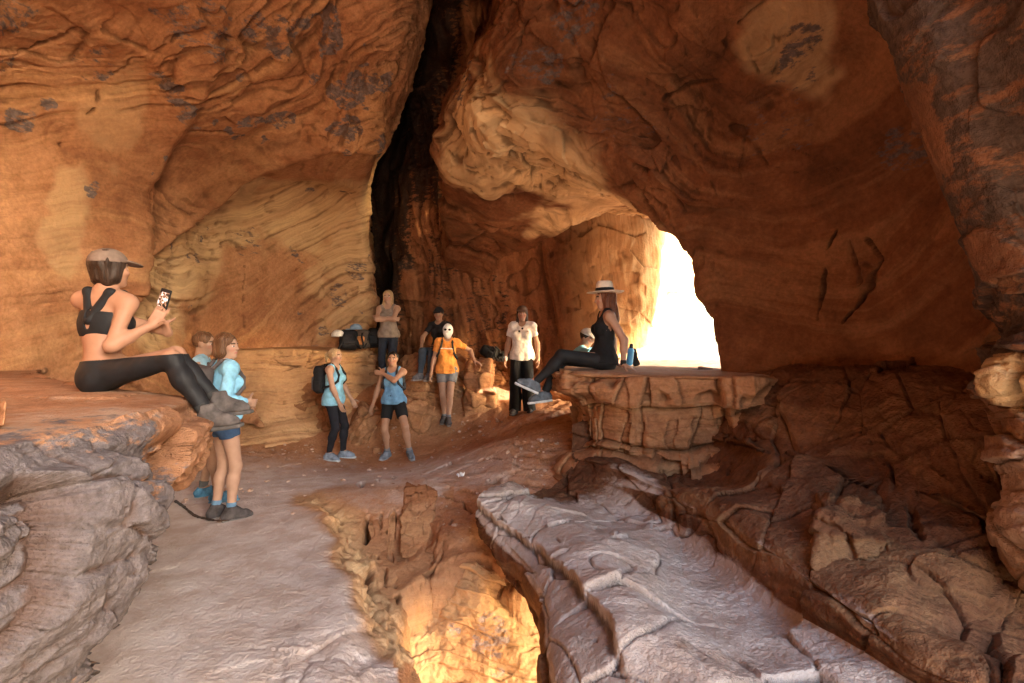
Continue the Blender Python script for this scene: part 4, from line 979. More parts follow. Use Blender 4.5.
    def hand(s, B, w, d, n, sv, curl, sd):
        S = s.S; B.append(rbox(w + d * .048 * S, (sv, n, d), (.037 * S, .013 * S, .046 * S), .012 * S, 'hand' + sd, .012))
        B.append(cap(w - d * .005 * S, w + d * .03 * S, .025 * S, .020 * S, 'hand' + sd, .015))
        for o, L, cu in ((.028, .072, .9), (.0098, .080, 1.0), (-.0088, .074, 1.08), (-.027, .060, 1.2)):
            p = w + (d * .088 + sv * o) * S; a = .15 + curl * cu * .5; dirv = d
            for seg, fr in ((.44, .0088), (.31, .0080), (.25, .0072)):
                dirv = unit(d * math.cos(a) + n * math.sin(a) + sv * o * 1.5)
                q = p + dirv * L * seg * S; B.append(cap(p, q, fr * S, (fr - .0006) * S, 'hand' + sd, .003)); p = q; a += curl * cu * .9
        p = w + (d * .022 + sv * .027) * S; dirv = unit(d * .55 + sv * .75 + n * .35)
        for L, r in ((.04, .0125), (.034, .0102), (.026, .0090)):
            q = p + dirv * L * S; B.append(cap(p, q, r * S, (r - .0012) * S, 'hand' + sd, .006)); p = q; dirv = unit(dirv * .8 + d * .45 + n * (.1 + .5 * curl))
    def prims(s, tags, infl_k=None):
        return [p for p in s.B if p['tag'] in tags]
    def wear(s, name, mat, parts, cuts=(), planes=(), extra=(), wrinkle=.004, wfreq=9, vox=None, seed=1, parent=None, stretch=(1, 1, .7)):
        """parts: (tag, inflate[, lo, hi]) where lo..hi trims a limb along its length"""
        P = []
        for pt in parts:
            for p in s.B:
                if p['tag'] == pt[0]:
                    p = dict(p); e = pt[1]
                    if p['t'] == 'cap': p['ra'] += e; p['rb'] += e
                    else: p['r'] = p['r'] + e
                    if p['t'] == 'box': p['rad'] += e * .5
                    if len(pt) > 2 and p['t'] == 'cap': p['lim'] = (pt[2], pt[3])
                    P.append(p)
        P += list(extra)
        F = Field(P, vox or s.vox)
        if wrinkle: F.bump(wrinkle, wfreq, seed, stretch)
        for c in cuts: F.cut(c)
        for pt, n in planes: F.plane(pt, n)
        V, Q = F.mesh()
        return mesh_from(name, V, Q, mat, parent or s.root)
    def shape(s, name, mat, prims, cuts=(), planes=(), vox=None, bump=0, freq=20, parent=None, stretch=(1, 1, 1), seed=2):
        F = Field(prims, vox or s.vox)
        if bump: F.bump(bump, freq, seed, stretch)
        for c in cuts: F.cut(c)
        for pt, n in planes: F.plane(pt, n)
        V, Q = F.mesh(); return mesh_from(name, V, Q, mat, parent or s.root)
    def skirt(s):
        return ell(s.pel - s.up1 * .02 * s.S, s.A1, (.186 * s.S, .138 * s.S, .15 * s.S), '', .05)
    # ---- ready garments
    def tank(s, col, name='tank_top', low=-.06, neck=.055, loose=.010, strap=.5, mat=None):
        S = s.S
        cuts = [ell(s.neck + s.fw2 * .04 * S + s.up2 * .03 * S, s.A2, (.075 * S, .11 * S, neck * S + .045 * S), '', .008)]
        for sh, q in ((s.shR, 1), (s.shL, -1)): cuts.append(ell(sh + s.rt2 * q * .01 * S + s.up2 * -.01 * S, s.A2, (.072 * S, .12 * S, .095 * S), '', .008))
        return s.wear(name, mat or fabric(name, col), [('pelvis', loose + .014), ('waist', loose + .010), ('chest', loose), ('bust', loose), ('girdle', .007), ('trap', .006)], cuts,
                      [(s.pel + s.up1 * low * S, -s.up1)], [s.skirt()], wrinkle=.010, wfreq=11)
    def tee(s, col, name='t_shirt', sleeve=.55, low=-.07, loose=.014, neck=.05, farm=None, mat=None):
        S = s.S
        cuts = [ell(s.neck + s.fw2 * .035 * S + s.up2 * .05 * S, s.A2, (.068 * S, .085 * S, neck * S + .035 * S), '', .006)]
        parts = [('pelvis', loose + .012), ('waist', loose + .014), ('chest', loose), ('bust', loose), ('girdle', .010), ('trap', .008), ('deltR', .011), ('deltL', .011)]
        for sd in 'RL':
            parts.append(('uarm' + sd, .014, None, sleeve))
            if farm: parts.append(('farm' + sd, .010, None, farm))
        return s.wear(name, mat or fabric(name, col), parts, cuts, [(s.pel + s.up1 * low * S, -s.up1)], [s.skirt()], wrinkle=.012, wfreq=11)
    def legs(s, col, name='leggings', infl=.006, thigh=None, shin=None, top=.05, mat=None, wrinkle=.006):
        parts = [('pelvis', infl + .002), ('waist', infl)]
        for sd in 'RL':
            parts.append(('thigh' + sd, infl, None, thigh))
            if thigh is None: parts += [('calf' + sd, infl), ('shin' + sd, infl, None, shin)]
        return s.wear(name, mat or fabric(name, col), parts, (), [(s.pel + s.up1 * top * s.S, s.up1)], wrinkle=wrinkle)
    def shoes(s, col, sole=(.5, .48, .45), high=.0, name='shoe', sock=None):
        S = s.S
        for sd in 'RL':
            J = s.J; a, dn, f = J['a' + sd], J['dn' + sd], J['f' + sd]
            ex = [cap(J['heel' + sd], a - dn * high * S, .036 * S, .042 * S, '', .02)]
            pl = [(J['heel' + sd] + dn * .028 * S, dn), (a - dn * (.012 + high) * S, -dn)]
            o = s.wear(name, fabric('shoe_fabric', col, var=.5), [('foot' + sd, .009)], (), pl, ex, wrinkle=.004, wfreq=30, vox=.006)
            r = unit(np.cross(f, dn))
            c = (J['heel' + sd] + J['toe' + sd]) / 2
            L = float(np.linalg.norm(J['toe' + sd] - J['heel' + sd])) / 2 + .042 * S
            q = [rbox(c + dn * .033 * S, (r, f, dn), (.046 * S, L, .013 * S), .012 * S)]
            F = Field(q, .006); V, Q = F.mesh()
            # taper the sole at toe and heel
            t = ((V - c) @ f) / L; w_ = (V - c) @ r
            V = V + (r[None] * (w_ * (-.35 * np.clip(np.abs(t) - .25, 0, 1)))[:, None]).astype(f32)
            mesh_from('sole', V, Q, fabric('sole_rubber', sole), o)
            if sock: s.wear('sock', fabric('sock_knit', sock), [('shin' + sd, .006, .72, 1.0)], (), (), wrinkle=0)
    def hair(s, mat, length=0.0, back=.03, bun=False, tail=False, vol=.012, bob=False, seed=3, fringe=True):
        S, H = s.S, s.H; v = vol
        P = [ell(H(0, -.022, .034), s.AH, ((.077 + v) * S, (.09 + v) * S, (.084 + v) * S), '', .02)]
        cuts = [ell(H(0, .10, -.03), s.AH, (.062 * S, .09 * S, .105 * S), '', .01)]
        if length > 0:
            for q in (-1, 1):
                P += [cap(H(q * .065, -.01, -.02), H(q * .075, -.01 + .01, -.02 - length), .035 * S, .028 * S, '', .03), cap(H(q * .04, -.06, -.02), H(q * .05, -.075, -.02 - length * 1.05), .045 * S, .034 * S, '', .03)]
            P.append(cap(H(0, -.075, 0), H(0, -.09, -.02 - length * 1.1), .05 * S, .04 * S, '', .03))
        if bob: P += [ell(H(0, -.035, -.045), s.AH, (.083 * S, .075 * S, .075 * S), '', .03)]
        if tail: P += [cap(H(0, -.10, .05), H(0, -.16, .0), .022 * S, .03 * S, '', .02), cap(H(0, -.16, .0), H(0, -.165, -.09), .03 * S, .014 * S, '', .02)]
        if bun: P += [ell(H(0, -.115, .05), s.AH, (.035 * S, .03 * S, .035 * S), '', .01)]
        return s.shape('hair', mat, P, cuts, (), bump=.009, freq=26, stretch=(1, 1, .25), seed=seed)
    def cap_hat(s, col, mat=None, name='cap'):
        S, H = s.S, s.H
        m = mat or fabric('cap_fabric', col)
        o = s.shape(name, m, [ell(H(0, -.014, .045), s.AH, (.088 * S, .107 * S, .088 * S), '', .01)], [ell(H(0, -.014, .03), s.AH, (.079 * S, .098 * S, .083 * S), '', .004)], [(H(0, 0, .045), -s.hu)], vox=.005, bump=.002, freq=20)
        s.shape('cap_brim', m, [ell(H(0, .10, .052), (s.hr, unit(s.hf - .22 * s.hu), unit(s.hu + .22 * s.hf)), (.074 * S, .095 * S, .012 * S), '', .004)], [ell(H(0, -.014, .06), s.AH, (.08 * S, .098 * S, .09 * S), '', .003)], (), vox=.004, parent=o)
        return o
# ------------------------------------------------------------------ the eleven people
def gz(x, y): return ground_at(x, y) + .006
HAIR_DK = hair_mat('dark_brown_hair', (.03, .016, .010)); HAIR_BR = hair_mat('brown_hair', (.12, .06, .03)); HAIR_BL = hair_mat('blonde_hair', (.42, .28, .15)); HAIR_BK = hair_mat('black_hair', (.012, .009, .008)); HAIR_AU = hair_mat('auburn_hair', (.10, .035, .018))
BLUE = (.24, .52, .72)

# 1 woman on the left ledge, photographing
P = p_photo = Figure((-2.34, 2.94, 1.325), -84, 'person in black sports bra and brown cap sitting on the grey ledge with a phone', S=.94, vox=.0055, skin=(.44, .235, .15),
    pel=(0, 0, .105), up1=(0, -.08, 1), up2=(-.02, .08, 1), hipyaw=24, twist=52, head=(-14, 4), ankR=(.12, .655, -.15), ankL=(-.06, .64, -.09), kneeR=(.1, .4, 1), kneeL=(0, .4, 1), footR=(.1, .9, .12), footL=(0, .9, .10),
    wrR=(.00, .28, .40), elR=(.15, .25, -1), wrL=(-.10, .31, .35), elL=(-.9, .2, -.7), hdR=(-.25, .35, .9), hdL=(.55, .05, .8), pnR=(-.9, -.3, .2), pnL=(.8, -.3, .3), curlR=.75, curlL=.7)
S = P.S
P.legs((.012, .012, .014), 'leggings', .006, top=.075, shin=.93, mat=fabric('black_legging', (.012, .012, .014), rough=.6))
BK = fabric('black_jersey', (.010, .010, .012), rough=.7)
ex = [cap(P.chest - P.fw2 * .085 * S + P.up2 * .02 * S, P.neck - P.fw2 * .045 * S + P.rt2 * q * .075 * S, .030 * S, .026 * S, '', .02) for q in (-1, 1)]
ex += [cap(P.neck - P.fw2 * .045 * S + P.rt2 * q * .075 * S, P.neck + P.fw2 * .045 * S + P.rt2 * q * .07 * S + P.up2 * .0 * S, .026 * S, .026 * S, '', .02) for q in (-1, 1)]
ex += [cap(P.neck + P.fw2 * .045 * S + P.rt2 * q * .07 * S, P.chest + P.fw2 * .11 * S + P.rt2 * q * .05 * S, .026 * S, .03 * S, '', .02) for q in (-1, 1)]
P.wear('sports_bra', BK, [('chest', .008), ('bust', .009)], [ell(P.chest - P.fw2 * .11 * S + P.up2 * -.005 * S, P.A2, (.018 * S, .03 * S, .035 * S), '', .004)],
       [(P.chest + P.up2 * .075 * S, P.up2), (P.chest - P.up2 * .085 * S, -P.up2)], (), wrinkle=.002)
P.shape('bra_strap', BK, ex, [ell(P.chest - P.fw2 * .1 * S + P.up2 * .055 * S, P.A2, (.016 * S, .05 * S, .03 * S), '', .004)])
P.shoes((.10, .085, .08), (.09, .08, .075), high=.055, name='hiking_boot', sock=(.03, .03, .03))
P.hair(HAIR_DK, bun=False, bob=True, vol=.010)
P.cap_hat((.17, .12, .095))
for q in (-1, 1): P.shape('hoop_earring', fabric('gold', (.7, .6, .4), rough=.3), [cap(P.H(q * .079, -.004 + .009 * math.cos(a), -.046 + .010 * math.sin(a)), P.H(q * .079, -.004 + .009 * math.cos(a + .5), -.046 + .010 * math.sin(a + .5)), .002, .002, '', 0) for a in np.arange(0, 6.3, .5)], vox=.0018)

# 2 hiker in blue shirt and shorts, 3 her companion behind
x, y = -2.60, 4.62
P = p_girl = Figure((x, y, gz(x, y)), -42, 'person with brown bob hair in blue long sleeves and dark shorts below the ledge', S=1.0, vox=.006, skin=(.52, .32, .225), pel=(0, 0, .912),
    head=(-50, 0), up2=(0, .03, 1), ankR=(.085, .03, .075), ankL=(-.085, -.04, .075), wrR=(.12, .15, 1.04), wrL=(-.12, .16, 1.0), elR=(.5, -1, -.3), elL=(-.5, -1, -.3))
P.tee(BLUE, 'long_sleeve_shirt', sleeve=None, farm=.92, low=-.02)
P.legs((.03, .06, .12), 'shorts', .014, thigh=.36, top=.09, wrinkle=.006)
P.shoes((.07, .06, .06), (.2, .18, .17), high=.03, sock=(.12, .22, .34))
P.hair(HAIR_BR, bob=True, length=.04, vol=.014)
x, y = -3.14, 5.15
P = p_mate = Figure((x, y, gz(x, y)), -62, 'person in pale blue t-shirt half hidden behind the hiker with brown bob hair', S=1.02, male=True, vox=.007, skin=(.45, .27, .18),
    head=(-20, -6), up2=(0, .06, 1), ankR=(.16, .16, .075), ankL=(-.10, .02, .075), wrR=(.2, .22, .90), wrL=(-.22, .2, .92))
P.tee((.30, .52, .66), 't_shirt', .55)
P.legs((.05, .06, .09), 'shorts', .018, thigh=.8, top=.09, wrinkle=.006)
P.shoes((.08, .22, .36), (.15, .3, .42), sock=(.1, .1, .1))
P.hair(HAIR_BR, vol=.006)

# 4 hiker with ponytail and black backpack
x, y = -2.50, 7.2
P = p_pony = Figure((x, y, gz(x, y)), -98, 'person with blonde ponytail in light blue tank top, black leggings and black backpack', S=.935, vox=.0065, skin=(.50, .30, .21),
    head=(-4, -2), ankR=(.09, -.04, .075), ankL=(-.09, .10, .075), kneeL=(0, 1, 0), wrR=(.17, .17, .84), wrL=(-.17, .2, .86), elR=(.4, -1, 0), elL=(-.4, -1, 0))
P.tank(BLUE, low=-.10, loose=.014)
P.legs((.014, .014, .020), 'leggings', .007)
P.shoes((.17, .21, .27), (.42, .45, .5), high=.01)
P.hair(HAIR_BL, tail=True, vol=.006)

# 5 woman in black shorts, one arm across
x, y = -1.76, 7.42
P = p_shorts = Figure((x, y, gz(x, y)), 172, 'person with cropped black hair in blue tank top and black shorts, arm across chest', S=.945, vox=.0065, skin=(.42, .23, .15),
    head=(8, 0), up2=(.03, 0, 1), ankR=(.05, 0, .075), ankL=(-.34, .10, .11), kneeL=(-.5, 1, 0), pel=(-.05, 0, .875), wrR=(.27, .05, .80), wrL=(.06, .17, 1.30), elL=(-.8, .5, -.5), hdL=(.9, .05, .12), pnL=(0, -1, -.2), curlL=.5, footL=(-.5, .9, 0))
P.tank((.12, .26, .44), low=-.05)
P.legs((.010, .010, .012), 'shorts', .018, thigh=.62, top=.09, wrinkle=.006)
P.shoes((.13, .15, .18), (.3, .3, .32), high=.02, sock=(.2, .21, .24))
P.hair(HAIR_BK, vol=.006)

# 6 blonde woman, arms crossed, standing on the bench
x, y = -2.16, 8.95
P = p_blonde = Figure((x, y, .84), 178, 'person with long blonde hair, crossed arms and taupe top before the dark crack', S=1.0, vox=.0065, skin=(.50, .30, .21),
    head=(0, 0), wrR=(-.10, .19, 1.13), wrL=(.10, .175, 1.165), elR=(.75, .45, -.4), elL=(-.75, .45, -.4), hdR=(-.95, -.1, .1), hdL=(.95, -.1, .1), pnR=(0, -1, 0), pnL=(0, -1, 0), curl=.5)
P.tank((.24, .19, .16), low=-.07, loose=.013)
P.legs((.022, .028, .045), 'jeans', .010, mat=fabric('dark_denim', (.022, .028, .045)))
P.shoes((.12, .1, .09))
P.hair(HAIR_BL, length=.20, vol=.014)

# 7 dark haired person sitting at the back
P = p_sit = Figure((-1.26, 9.0, 1.345), 158, 'person in black t-shirt and jeans sitting behind the hiker in the orange shirt', S=1.0, male=False, vox=.007, skin=(.42, .24, .16),
    pel=(0, 0, .105), up1=(0, .0, 1), up2=(0, .14, 1), head=(16, -3), ankR=(.10, .50, -.30), ankL=(-.09, .52, -.30), kneeR=(0, .6, 1), kneeL=(0, .6, 1), wrR=(.16, .36, .17), elR=(1, -.6, .2), wrL=(-.14, .36, .17), elL=(-1, -.6, .2))
P.tee((.018, .016, .018), sleeve=.6)
P.legs((.045, .06, .085), 'jeans', .012, mat=fabric('denim', (.045, .06, .085)))
P.shoes((.16, .15, .16), (.3, .28, .27), high=.02)
P.hair(HAIR_BK, vol=.010)
P.cap_hat((.02, .018, .02))

# 8 hiker with white face mask in orange shirt
x, y = -1.05, 8.28
P = p_mask = Figure((x, y, gz(x, y)), 182, 'person in orange t-shirt and grey shorts with white face mask and sunglasses', S=.97, vox=.0065, skin=(.46, .27, .19),
    head=(0, -2), up2=(-.05, .03, 1), ankR=(.05, -.06, .075), ankL=(-.03, .10, .075), wrR=(.26, .06, .82), wrL=(-.455, .04, 1.03), elL=(-.3, -1, .3), hdL=(-.8, .3, -.35), pnL=(-.2, 0, -1), curlL=.2)
P.tee((.72, .27, .06), low=-.08)
P.legs((.17, .17, .19), 'shorts', .020, thigh=.50, top=.05, wrinkle=.007)
P.shoes((.07, .06, .06), (.2, .17, .15), high=.03, sock=(.16, .17, .2))
P.hair(HAIR_BR, vol=.004)
W = fabric('white_jersey', (.80, .79, .78))
S = P.S
o = P.shape('face_mask', W, [ell(P.H(0, .0, .015), P.AH, (.086 * S, .105 * S, .108 * S), '', .02), ell(P.H(0, .025, -.05), P.AH, (.068 * S, .080 * S, .085 * S), '', .03)], (), (), bump=.003)
for q in (-1, 1): P.shape('sunglass_lens', fabric('black_glass', (.006, .006, .008), rough=.15), [ell(P.H(q * .034, .102, .022), P.AH, (.027 * S, .014 * S, .019 * S), '', .004)], vox=.004, parent=o)

# 9 woman in white t-shirt and wide black trousers
x, y = .16, 8.0
P = p_white = Figure((x, y, gz(x, y)), 172, 'person with long dark hair in white t-shirt and wide black trousers by the wall', S=1.01, vox=.0065, skin=(.42, .24, .165),
    head=(4, -3), ankR=(.11, .02, .075), ankL=(-.11, 0, .075), wrR=(.25, .07, .84), wrL=(-.25, .02, .84))
P.tee((.66, .60, .57), low=-.09, loose=.018, neck=.085)
S = P.S
ex = []
for sd in 'RL': ex += [cap(P.J['h' + sd], P.J['k' + sd], .098 * S, .088 * S, '', .04), cap(P.J['k' + sd], P.J['a' + sd] + V3(0, 0, -.03), .088 * S, .098 * S, '', .03)]
P.wear('trousers', fabric('black_linen', (.008, .008, .009)), [('pelvis', .010), ('waist', .006)], (), [(P.pel + P.up1 * .05 * S, P.up1), (V3(0, 0, .035), V3(0, 0, -1))], ex, wrinkle=.010, wfreq=8, stretch=(1, 1, .25))
P.shoes((.06, .05, .045), (.1, .09, .08))
P.hair(HAIR_DK, length=.19, vol=.012)
P.cap_hat((.13, .08, .055))
o = P.shape('sunglasses', fabric('black_glass', (.006, .006, .008), rough=.15), [ell(P.chest + (P.fw2 * .150 + P.rt2 * (.004 + .024 * q) + P.up2 * (.085 - .02 * q)) * S, P.A2, (.017 * S, .010 * S, .016 * S), '', .004) for q in (-1, 1)], vox=.004)
P.shape('wristband', W, [cap(P.J['wR'] - P.J['dR'] * .015, P.J['wR'] + P.J['dR'] * .015, .031 * S, .031 * S, '', 0)], vox=.005)

# 10 woman with straw hat on the right ledge
P = p_hat = Figure((.93, 5.26, 1.318), 88, 'person in black with white straw hat sitting on the blocky ledge by the bright opening', S=.99, vox=.0055, skin=(.46, .27, .19),
    pel=(0, 0, .105), up1=(0, -.12, 1), up2=(0, -.05, 1), twist=6, head=(-8, -8), ankL=(-.07, .70, -.14), ankR=(.09, .60, -.26), kneeL=(0, .5, 1), kneeR=(0, .5, 1), footL=(0, .85, .38), footR=(0, .9, -.12),
    wrL=(-.24, -.17, .055), elL=(-.5, -1, .2), hdL=(-.3, -.6, -.25), pnL=(0, 0, -1), curlL=.12, wrR=(.24, -.15, .055), elR=(.5, -1, .2), hdR=(.3, -.6, -.25), pnR=(0, 0, -1), curlR=.12)
P.tank((.008, .008, .010), low=-.04, loose=.008)
P.legs((.008, .008, .010), 'leggings', .010, mat=BK)
P.shoes((.10, .115, .14), (.45, .46, .48), high=.01)
P.hair(HAIR_AU, length=.22, vol=.010)
S = P.S
STR = fabric('straw', (.62, .53, .44), var=.12, scale=120)
hb_ = P.H(0, -.012, .070)
tilt = unit(P.hu - .10 * P.hf); hf_ = unit(np.cross(tilt, P.hr)); AX = (P.hr, hf_, tilt)
ht = empty('straw_hat', (0, 0, 0)); ht.parent = P.root
brim = P.shape('hat_brim', STR, [ell(hb_, AX, (.175 * S, .195 * S, .010 * S), '', .01)], (), (), vox=.005, bump=.008, freq=5, parent=ht)
P.shape('hat_crown', STR, [cap(hb_, hb_ + tilt * .062 * S, .094 * S, .088 * S, '', .01)], [ell(hb_ + tilt * .17 * S, AX, (.05 * S, .085 * S, .035 * S), '', .03)], [(hb_ + tilt * .115 * S, tilt), (hb_, -tilt)], vox=.005, parent=ht)
P.shape('hat_band', BK, [cap(hb_ - tilt * .02 * S, hb_ + tilt * .06 * S, .098 * S, .095 * S, '', 0)], (), [(hb_ + tilt * .045 * S, tilt), (hb_ + tilt * .008 * S, -tilt)], vox=.005, parent=ht)
P.shape('wristband', BK, [cap(P.J['wL'] - unit(P.J['wL'] - P.J['eL']) * .03, P.J['wL'] - unit(P.J['wL'] - P.J['eL']) * .005, .031 * S, .031 * S, '', 0)], vox=.005)

# 11 person sitting low behind the ledge
P = p_low = Figure((.74, 6.75, .97), -100, 'person in blue shirt and grey cap mostly hidden behind the blocky right ledge', S=1.0, male=True, vox=.007, skin=(.46, .28, .2),
    pel=(0, 0, .105), up1=(0, .25, 1), up2=(0, .65, 1), head=(-30, -16), ankR=(.12, .45, -.30), ankL=(-.12, .45, -.30), kneeR=(0, .6, 1), kneeL=(0, .6, 1), wrR=(.2, .50, .40), wrL=(-.16, .52, .42), elR=(1, -.3, .2), elL=(-1, -.3, .2))
P.tee((.16, .42, .64), sleeve=.7)
P.legs((.03, .03, .035), 'trousers', .012)
P.shoes((.1, .1, .1))
P.hair(HAIR_BK, vol=.006)
P.cap_hat((.42, .42, .44))
# ------------------------------------------------------------------ packs, phone, bottle and small things
def thing_at(fig, name, label, cat, group=None):
    r = empty(name, fig.root.location, fig.root.rotation_euler[2]); return tag(r, label, cat, group)
def solid(name, mat, prims, parent, vox=.007, cuts=(), planes=(), bump=0, freq=12, seed=5):
    F = Field(prims, vox)
    if bump: F.bump(bump, freq, seed)
    for c in cuts: F.cut(c)
    for pt, n in planes: F.plane(pt, n)
    V, Q = F.mesh(); return mesh_from(name, V, Q, mat, parent)
def chain(pts, r, k=.004, flat=None):
    return [cap(a, b, r, r, '', k) for a, b in zip(pts[:-1], pts[1:])]
def pack_body(root, c, ax, w, d, h, col, pocket=None, vox=.007, seed=5):
    """rounded rucksack: c centre, ax = (right, out, up) axes"""
    m = fabric('pack_nylon', col, rough=.7, var=.3); r, o, u = [unit(a) for a in ax]; c = V3(c)
    solid('pack_body', m, [rbox(c, (r, o, u), (w, d, h), min(w, d) * .75, '', .03), rbox(c + u * h * .72, (r, o, u), (w * .92, d * .85, h * .36), d * .7, '', .03)], root, vox, bump=.012, freq=7, seed=seed)
    solid('front_pocket', fabric('pack_nylon', pocket or tuple(v * 1.4 for v in col), rough=.7, var=.3), [rbox(c + o * d * .95 - u * h * .25, (r, o, u), (w * .78, d * .38, h * .5), d * .34, '', .02)], root, vox, bump=.008, freq=9, seed=seed + 1)
    for q in (-1, 1): solid('side_pocket', m, [rbox(c + r * q * w * .97 - u * h * .45, (r, o, u), (.02, d * .7, h * .38), .018, '', .01)], root, vox)
    solid('grab_loop', m, chain([c + u * h * 1.0 - o * d * .8 + r * x_ * w * .3 + u * z_ for x_, z_ in ((-1, 0), (-.8, .03), (.8, .03), (1, 0))], .006), root, .004)
def worn_pack(fig, label, col, pocket=None, w=.135, d=.085, h=.20, up=.0, strapcol=None, chest=False):
    S = fig.S; root = thing_at(fig, 'backpack', label, 'backpack')
    c = fig.chest - fig.fw2 * (.115 + d) * S + fig.up2 * (-.02 + up) * S
    pack_body(root, c, (fig.rt2, -fig.fw2, fig.up2), w * S, d * S, h * S, col, pocket)
    m = fabric('strap_webbing', strapcol or col, rough=.8)
    for q in (-1, 1):
        f, r, u, ch, nk = fig.fw2, fig.rt2, fig.up2, fig.chest, fig.neck
        pts = [nk - f * .12 * S + r * q * .07 * S - u * .05 * S, nk - f * .06 * S + r * q * .085 * S + u * .02 * S, nk + f * .02 * S + r * q * .088 * S + u * .022 * S, nk + f * .075 * S + r * q * .085 * S - u * .04 * S,
               ch + f * .125 * S + r * q * .10 * S + u * .06 * S, ch + f * .12 * S + r * q * .125 * S - u * .03 * S, ch + f * .06 * S + r * q * .158 * S - u * .09 * S, ch - f * .06 * S + r * q * .16 * S - u * .12 * S, ch - f * .13 * S + r * q * .11 * S - u * .13 * S]
        solid('shoulder_strap', m, chain(pts, .017 * S, .012), root, .006)
    if chest:
        pts = [fig.chest + fig.fw2 * .135 * S + fig.rt2 * x_ * S + fig.up2 * .045 * S for x_ in (-.10, -.04, .04, .10)]
        solid('chest_strap', fabric('white_webbing', (.7, .7, .7)), chain(pts, .008 * S), root, .004)
    return root
worn_pack(p_girl, 'grey brown daypack on the back of the hiker in blue long sleeves', (.085, .07, .068), (.11, .09, .085), w=.12, d=.07, h=.15, up=.03)
worn_pack(p_pony, 'black backpack with a grey pocket worn by the ponytailed hiker', (.014, .014, .016), (.10, .105, .12), w=.14, d=.085, h=.20)
worn_pack(p_mask, 'dark pack with white chest strap worn over the orange t-shirt', (.02, .02, .022), w=.12, d=.07, h=.17, chest=True)
worn_pack(p_shorts, 'small dark backpack worn by the woman with cropped black hair', (.03, .03, .035), w=.11, d=.06, h=.16)

# phone in the hand of the woman on the ledge
def phone():
    P = p_photo; S = P.S
    root = thing_at(P, 'phone', 'black phone with lit screen held up by the woman on the ledge', 'phone')
    w, d, n, sv = P.J['wR'], P.J['dR'], P.J['nR'], P.J['sR']
    c = w + d * .115 * S + n * .030 * S + V3(0, .0, .035)
    u = unit(V3(.02, .28, 1)); nn = unit(V3(.95, -.32, .12)); nn = unit(nn - u * float(nn @ u)); r = unit(np.cross(u, nn))
    V, Q = Field([rbox(c, (r, u, nn), (.039, .080, .0055), .005, '', 0)], .0025).mesh()
    mesh_from('phone_case', V, Q, fabric('phone_black', (.012, .012, .014), rough=.35), root)
    m, nt, b = new_mat('phone_screen')
    pos = nd(nt, 'ShaderNodeTexCoord').outputs['Object']
    n1 = noise(nt, pos, 48, 4, .6)
    col = ramp(nt, n1, [(.40, (.02, .012, .008)), (.5, (.35, .2, .12)), (.58, (.8, .82, .9))])
    lk(nt, col, b.inputs['Base Color']); b.inputs['Roughness'].default_value = .2
    lk(nt, col, b.inputs['Emission Color']); b.inputs['Emission Strength'].default_value = .7
    q = [c + nn * .0075 + r * a * .034 + u * b_ * .060 for a, b_ in ((-1, -1), (1, -1), (1, 1), (-1, 1))]
    mesh_from('phone_screen', np.array(q), [[0, 1, 2, 3]], m, root, smooth=False)
phone()

# things piled on the bench left of the blonde woman
def rest_pack(px, py, Y, rz, tilt, sz, col, label, pocket=None, group='packs left on the bench'):
    p = at(px, py, Y); root = empty('backpack', p, math.radians(rz)); tag(root, label, 'backpack', group)
    ti = math.radians(tilt); u = V3(0, math.sin(ti), math.cos(ti)); o = V3(0, -math.cos(ti), math.sin(ti))
    pack_body(root, V3(0, 0, sz[2] * .9), ((1, 0, 0), o, u), *sz, col, pocket, vox=.009, seed=int(px))
    for q in (-1, 1):
        pts = [V3(q * sz[0] * .5, -sz[1] - .01, sz[2] * 1.6), V3(q * sz[0] * .7, -sz[1] - .07, sz[2] * 1.2), V3(q * sz[0] * .9, -sz[1] - .06, sz[2] * .5), V3(q * sz[0] * 1.2, -sz[1] - .12, .01)]
        solid('shoulder_strap', fabric('strap_webbing', (.015, .015, .017)), chain(pts, .016, .01), root, .007)
    return root
rest_pack(349, 349, 8.95, 20, 25, (.15, .10, .17), (.014, .014, .018), 'black backpack slumped on the bench beside the white helmet')
rest_pack(362, 348, 9.05, -15, 15, (.13, .09, .16), (.10, .075, .06), 'backpack with an orange pouch standing in the pile on the bench', (.55, .22, .07))
rest_pack(375, 347, 9.15, 10, 10, (.13, .10, .17), (.008, .008, .010), 'plain black backpack at the end of the pile nearest the blonde woman')
def lid_hat(px, py, Y, col, label, r=.12, kind='cap', rz=30):
    p = at(px, py, Y); root = empty(kind, p, math.radians(rz)); tag(root, label, 'hat')
    m = fabric('cap_fabric', col)
    solid('cap_crown', m, [ell((0, 0, 0), I3, (r * .9, r * 1.05, r * .9), '', .01)], root, .006, [ell((0, 0, -.008), I3, (r * .82, r * .97, r * .82), '', .004)], [(V3(0, 0, -.01), V3(0, 0, -1))], .004, 12)
    solid('cap_brim', m, [ell((0, r * 1.15, -.005), I3, (r * .75, r * .7, .012), '', .004)], root, .005)
lid_hat(338, 336, 8.85, (.70, .68, .66), 'white cap lying on top of the black backpack on the bench', .125)
lid_hat(356, 329, 9.0, (.22, .32, .46), 'blue grey cap on top of the pile of packs', .105, rz=80)
rest_pack(489, 360, 8.75, 70, 60, (.12, .09, .14), (.006, .006, .008), 'black bag lying on the rock between the pedestal and the white t-shirt', group=None)
r_ = rest_pack(502, 361, 8.85, 40, 40, (.12, .07, .08), (.010, .010, .012), 'second low black bag lying next to the woman in wide trousers', group=None)

